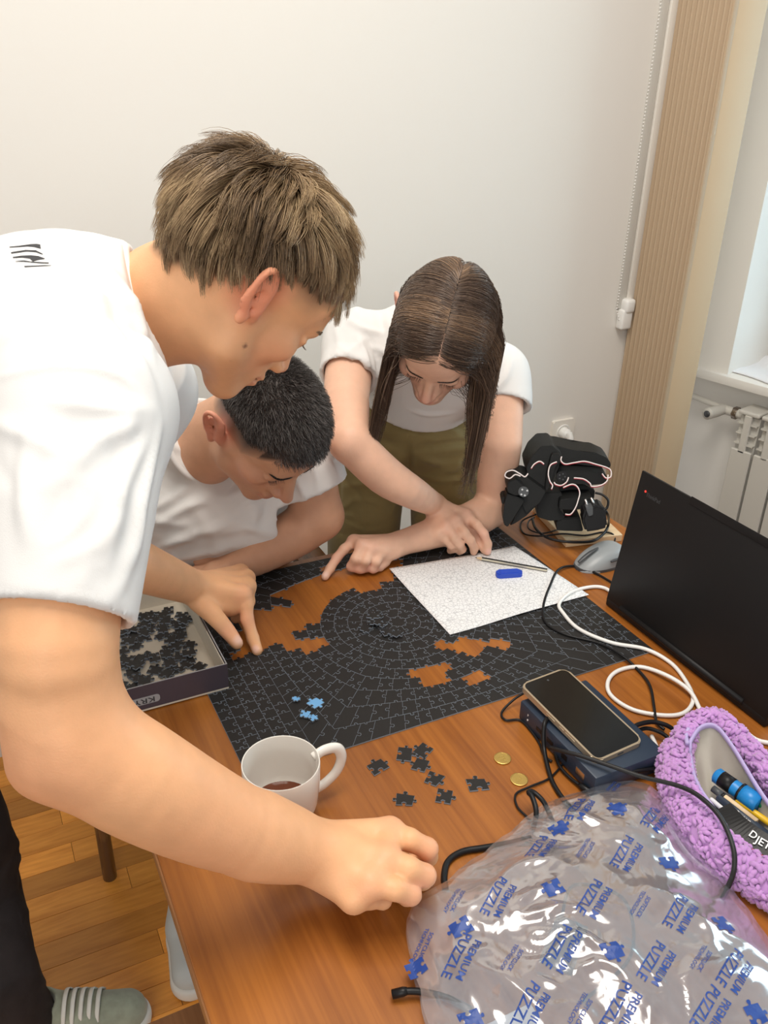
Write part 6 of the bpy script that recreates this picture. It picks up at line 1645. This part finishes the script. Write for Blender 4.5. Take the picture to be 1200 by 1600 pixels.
# ================================================================== plastic bag with blue print
bag = empty('plastic_bag', tuple(H(920, 1440, 0)*A([1, 1, 0]))); tag(bag, 'crumpled clear plastic bag with blue printed words and puzzle shapes', 'plastic bag')
out_px = [(985, 1222), (1012, 1228), (1035, 1250), (1060, 1290), (1100, 1347), (1150, 1402), (1200, 1475), (1240, 1550), (1262, 1660), (1180, 1720), (950, 1720), (760, 1700), (688, 1640), (664, 1590), (655, 1550), (645, 1500), (634, 1445), (648, 1412), (700, 1380), (758, 1332), (800, 1298), (850, 1262), (905, 1240), (950, 1229)]
OP = A([H(x, y, 0.014)[:2] for x, y in out_px]); BC = H(925, 1450, 0.014)[:2]
an = np.unwrap(np.arctan2(OP[:, 1]-BC[1], OP[:, 0]-BC[0])); rd = np.linalg.norm(OP-BC, axis=1)
o_ = np.argsort(np.mod(an, 2*math.pi)); an = np.mod(an, 2*math.pi)[o_]; rd = rd[o_]
an = np.concatenate([[an[-1]-2*math.pi], an, [an[0]+2*math.pi]]); rd = np.concatenate([[rd[-1]], rd, [rd[0]]])
from mathutils import noise as mnoise
def crumple(x, y):
    w_ = mnoise.noise(Vector((x*9, y*9, 7)))*0.05
    v = Vector(((x+w_)*9, (y-w_)*9, 3.1)); a = 1-abs(mnoise.noise(v))*2.4; v2 = Vector((x*24+5+w_*30, y*24, 9.7)); b = max(0, 1-abs(mnoise.noise(v2))*3.2); v3 = Vector((x*60+w_*60, y*60+3, 1.7)); c = max(0, 1-abs(mnoise.noise(v3))*3.0)
    loc_ = 0.35+0.65*max(0, min(1, 0.5+1.8*mnoise.noise(Vector((x*7+2, y*7, 5)))))
    return 0.0080*a+0.0050*b*loc_+0.0016*c*loc_
def bag_z(x, y):
    dx, dy = x-BC[0], y-BC[1]; R_ = np.interp(math.atan2(dy, dx) % (2*math.pi), an, rd); rho = min(1.0, math.hypot(dx, dy)/R_)
    return 0.010+0.034*(1-rho**3)+crumple(x, y)*(0.35+0.65*(1-rho**6))+0.006
NA, NRr = 200, 70
V = []; F = []
for j in range(NRr+1):
    for i in range(NA):
        a = 2*math.pi*i/NA; R_ = np.interp(a, an, rd); rho = (j/NRr) ** 0.8
        wob = 1+0.012*mnoise.noise(Vector((math.cos(a)*9, math.sin(a)*9, 0)))*rho
        x, y = BC[0]+R_*rho*wob*math.cos(a), BC[1]+R_*rho*wob*math.sin(a); V.append((x, y, bag_z(x, y)))
for j in range(NRr):
    for i in range(NA): F.append((j*NA+i, j*NA+(i+1) % NA, (j+1)*NA+(i+1) % NA, (j+1)*NA+i))
bm_ = bpy.data.materials.new('clear_plastic'); bm_.use_nodes = True; nt = bm_.node_tree; nt.nodes.clear()
outn = nt.nodes.new('ShaderNodeOutputMaterial'); tr_ = nt.nodes.new('ShaderNodeBsdfTransparent'); tr_.inputs[0].default_value = (0.90, 0.93, 0.97, 1)
gl = nt.nodes.new('ShaderNodeBsdfGlossy'); gl.inputs['Roughness'].default_value = 0.15; gl.inputs[0].default_value = (1, 1, 1, 1)
df = nt.nodes.new('ShaderNodeBsdfDiffuse'); df.inputs[0].default_value = (0.66, 0.70, 0.78, 1)
lw = nt.nodes.new('ShaderNodeLayerWeight'); lw.inputs['Blend'].default_value = 0.45
mr = nt.nodes.new('ShaderNodeMapRange'); mr.inputs['To Min'].default_value = 0.07; mr.inputs['To Max'].default_value = 0.70; nt.links.new(lw.outputs['Facing'], mr.inputs['Value'])
m1 = nt.nodes.new('ShaderNodeMixShader'); m1.inputs[0].default_value = 0.13; nt.links.new(tr_.outputs[0], m1.inputs[1]); nt.links.new(df.outputs[0], m1.inputs[2])
m2_ = nt.nodes.new('ShaderNodeMixShader'); nt.links.new(mr.outputs['Result'], m2_.inputs[0]); nt.links.new(m1.outputs[0], m2_.inputs[1]); nt.links.new(gl.outputs[0], m2_.inputs[2]); nt.links.new(m2_.outputs[0], outn.inputs[0])
mesh('top_film', A(V), F, bm_, bag, smooth=True)
V2 = [(x, y, 0.0045+0.12*(z-0.004)) for (x, y, z) in V]; mesh('bottom_film', A(V2), [f[::-1] for f in F], bm_, bag, smooth=True)
def print_at(name, V, F, px, py, dimg, parent=bag, lift=0.0009):
    c = H(px, py, 0.035); e = H(px+dimg[0]*10, py+dimg[1]*10, 0.035); d = nrm((e-c)*A([1, 1, 0])); up_ = A([-d[1], d[0], 0])
    out = []
    for v in V:
        p = c+d*v[0]+up_*v[1]; out.append((p[0], p[1], bag_z(p[0], p[1])+lift))
    return mesh(name, out, F, M['ink'], parent)
dirn = (-0.50, 0.87)
t1 = text_mesh('PREMIUM', 0.0112, fine=0.004); t2 = text_mesh('PUZZLE', 0.0148, fine=0.004); t3 = text_mesh('SOFTCLICK', 0.0062, fine=0.004); t4 = text_mesh('TECHNOLOGY', 0.0056, fine=0.004)
for (x, y) in ((905, 1272), (845, 1332), (1022, 1290), (976, 1352), (778, 1418), (925, 1428), (876, 1502), (1060, 1445), (722, 1500), (1022, 1525), (826, 1590), (1146, 1530), (1108, 1592), (968, 1590)):
    V = np.concatenate([t1[0]+A([0, 0.0068, 0]), t2[0]+A([0, -0.0068, 0])]); F = t1[1]+[[k+len(t1[0]) for k in f] for f in t2[1]]
    print_at('printed_words', V, F, x, y, dirn)
for (x, y) in ((912, 1342), (960, 1222), (798, 1512), (710, 1412), (995, 1437), (1090, 1518), (905, 1588), (660, 1470)):
    V = np.concatenate([t3[0]+A([0, 0.0034, 0]), t4[0]+A([0, -0.0034, 0])]); F = t3[1]+[[k+len(t3[0]) for k in f] for f in t4[1]]
    print_at('printed_words', V, F, x, y, dirn)
for i, (x, y) in enumerate(((961, 1277), (862, 1410), (951, 1508), (1044, 1358), (720, 1456), (1126, 1452), (652, 1500), (735, 1590), (872, 1300), (1180, 1590))):
    ol = loose_outline(random.Random(300+i)); bmt = bmesh.new(); f_ = bmt.faces.new([bmt.verts.new((p[0], p[1], 0)) for p in ol*0.95]); f_.normal_update(); bmesh.ops.triangulate(bmt, faces=[f_])
    for _ in range(3):
        es = [e for e in bmt.edges if e.calc_length() > 0.004]
        if es: bmesh.ops.subdivide_edges(bmt, edges=es, cuts=1); bmesh.ops.triangulate(bmt, faces=bmt.faces[:])
    bmt.verts.index_update(); V = A([tuple(v.co) for v in bmt.verts]); F = [[v.index for v in f.verts] for f in bmt.faces]; bmt.free()
    print_at('printed_puzzle_shape', V, F, x, y, (0.9, -0.3))
# things seen dimly through the film
u1 = H(880, 1480, 0); u2 = H(720, 1585, 0)
pw = empty('charger', tuple(u1)); tag(pw, 'dark charger block seen dimly under the plastic bag', 'charger')
MU = frame_m(u1, nrm(A([0.8, 0.6, 0])), nrm(A([-0.6, 0.8, 0])), A([0, 0, 1.0]))
box('charger_body', (-0.03, -0.018, 0.0005), (0.035, 0.018, 0.0042), M['mousedark'], pw, 0.001, 2, MU); 
tube('charger_lead', [u1+A([0.02, 0.03, 0.002]), u1+A([0.06, 0.06, 0.002]), u1+A([0.10, 0.02, 0.002]), u1+A([0.06, -0.04, 0.002]), u1+A([-0.02, -0.06, 0.002])], 0.0018, M['black'], pw)
nb_ = empty('notebook', tuple(u2)); tag(nb_, 'white notebook corner under the lower left of the bag', 'notebook')
box('cover', (-0.335, -0.90, 0.0004), (-0.19, -0.672, 0.0038), M['white'], nb_, 0.0008, 1)
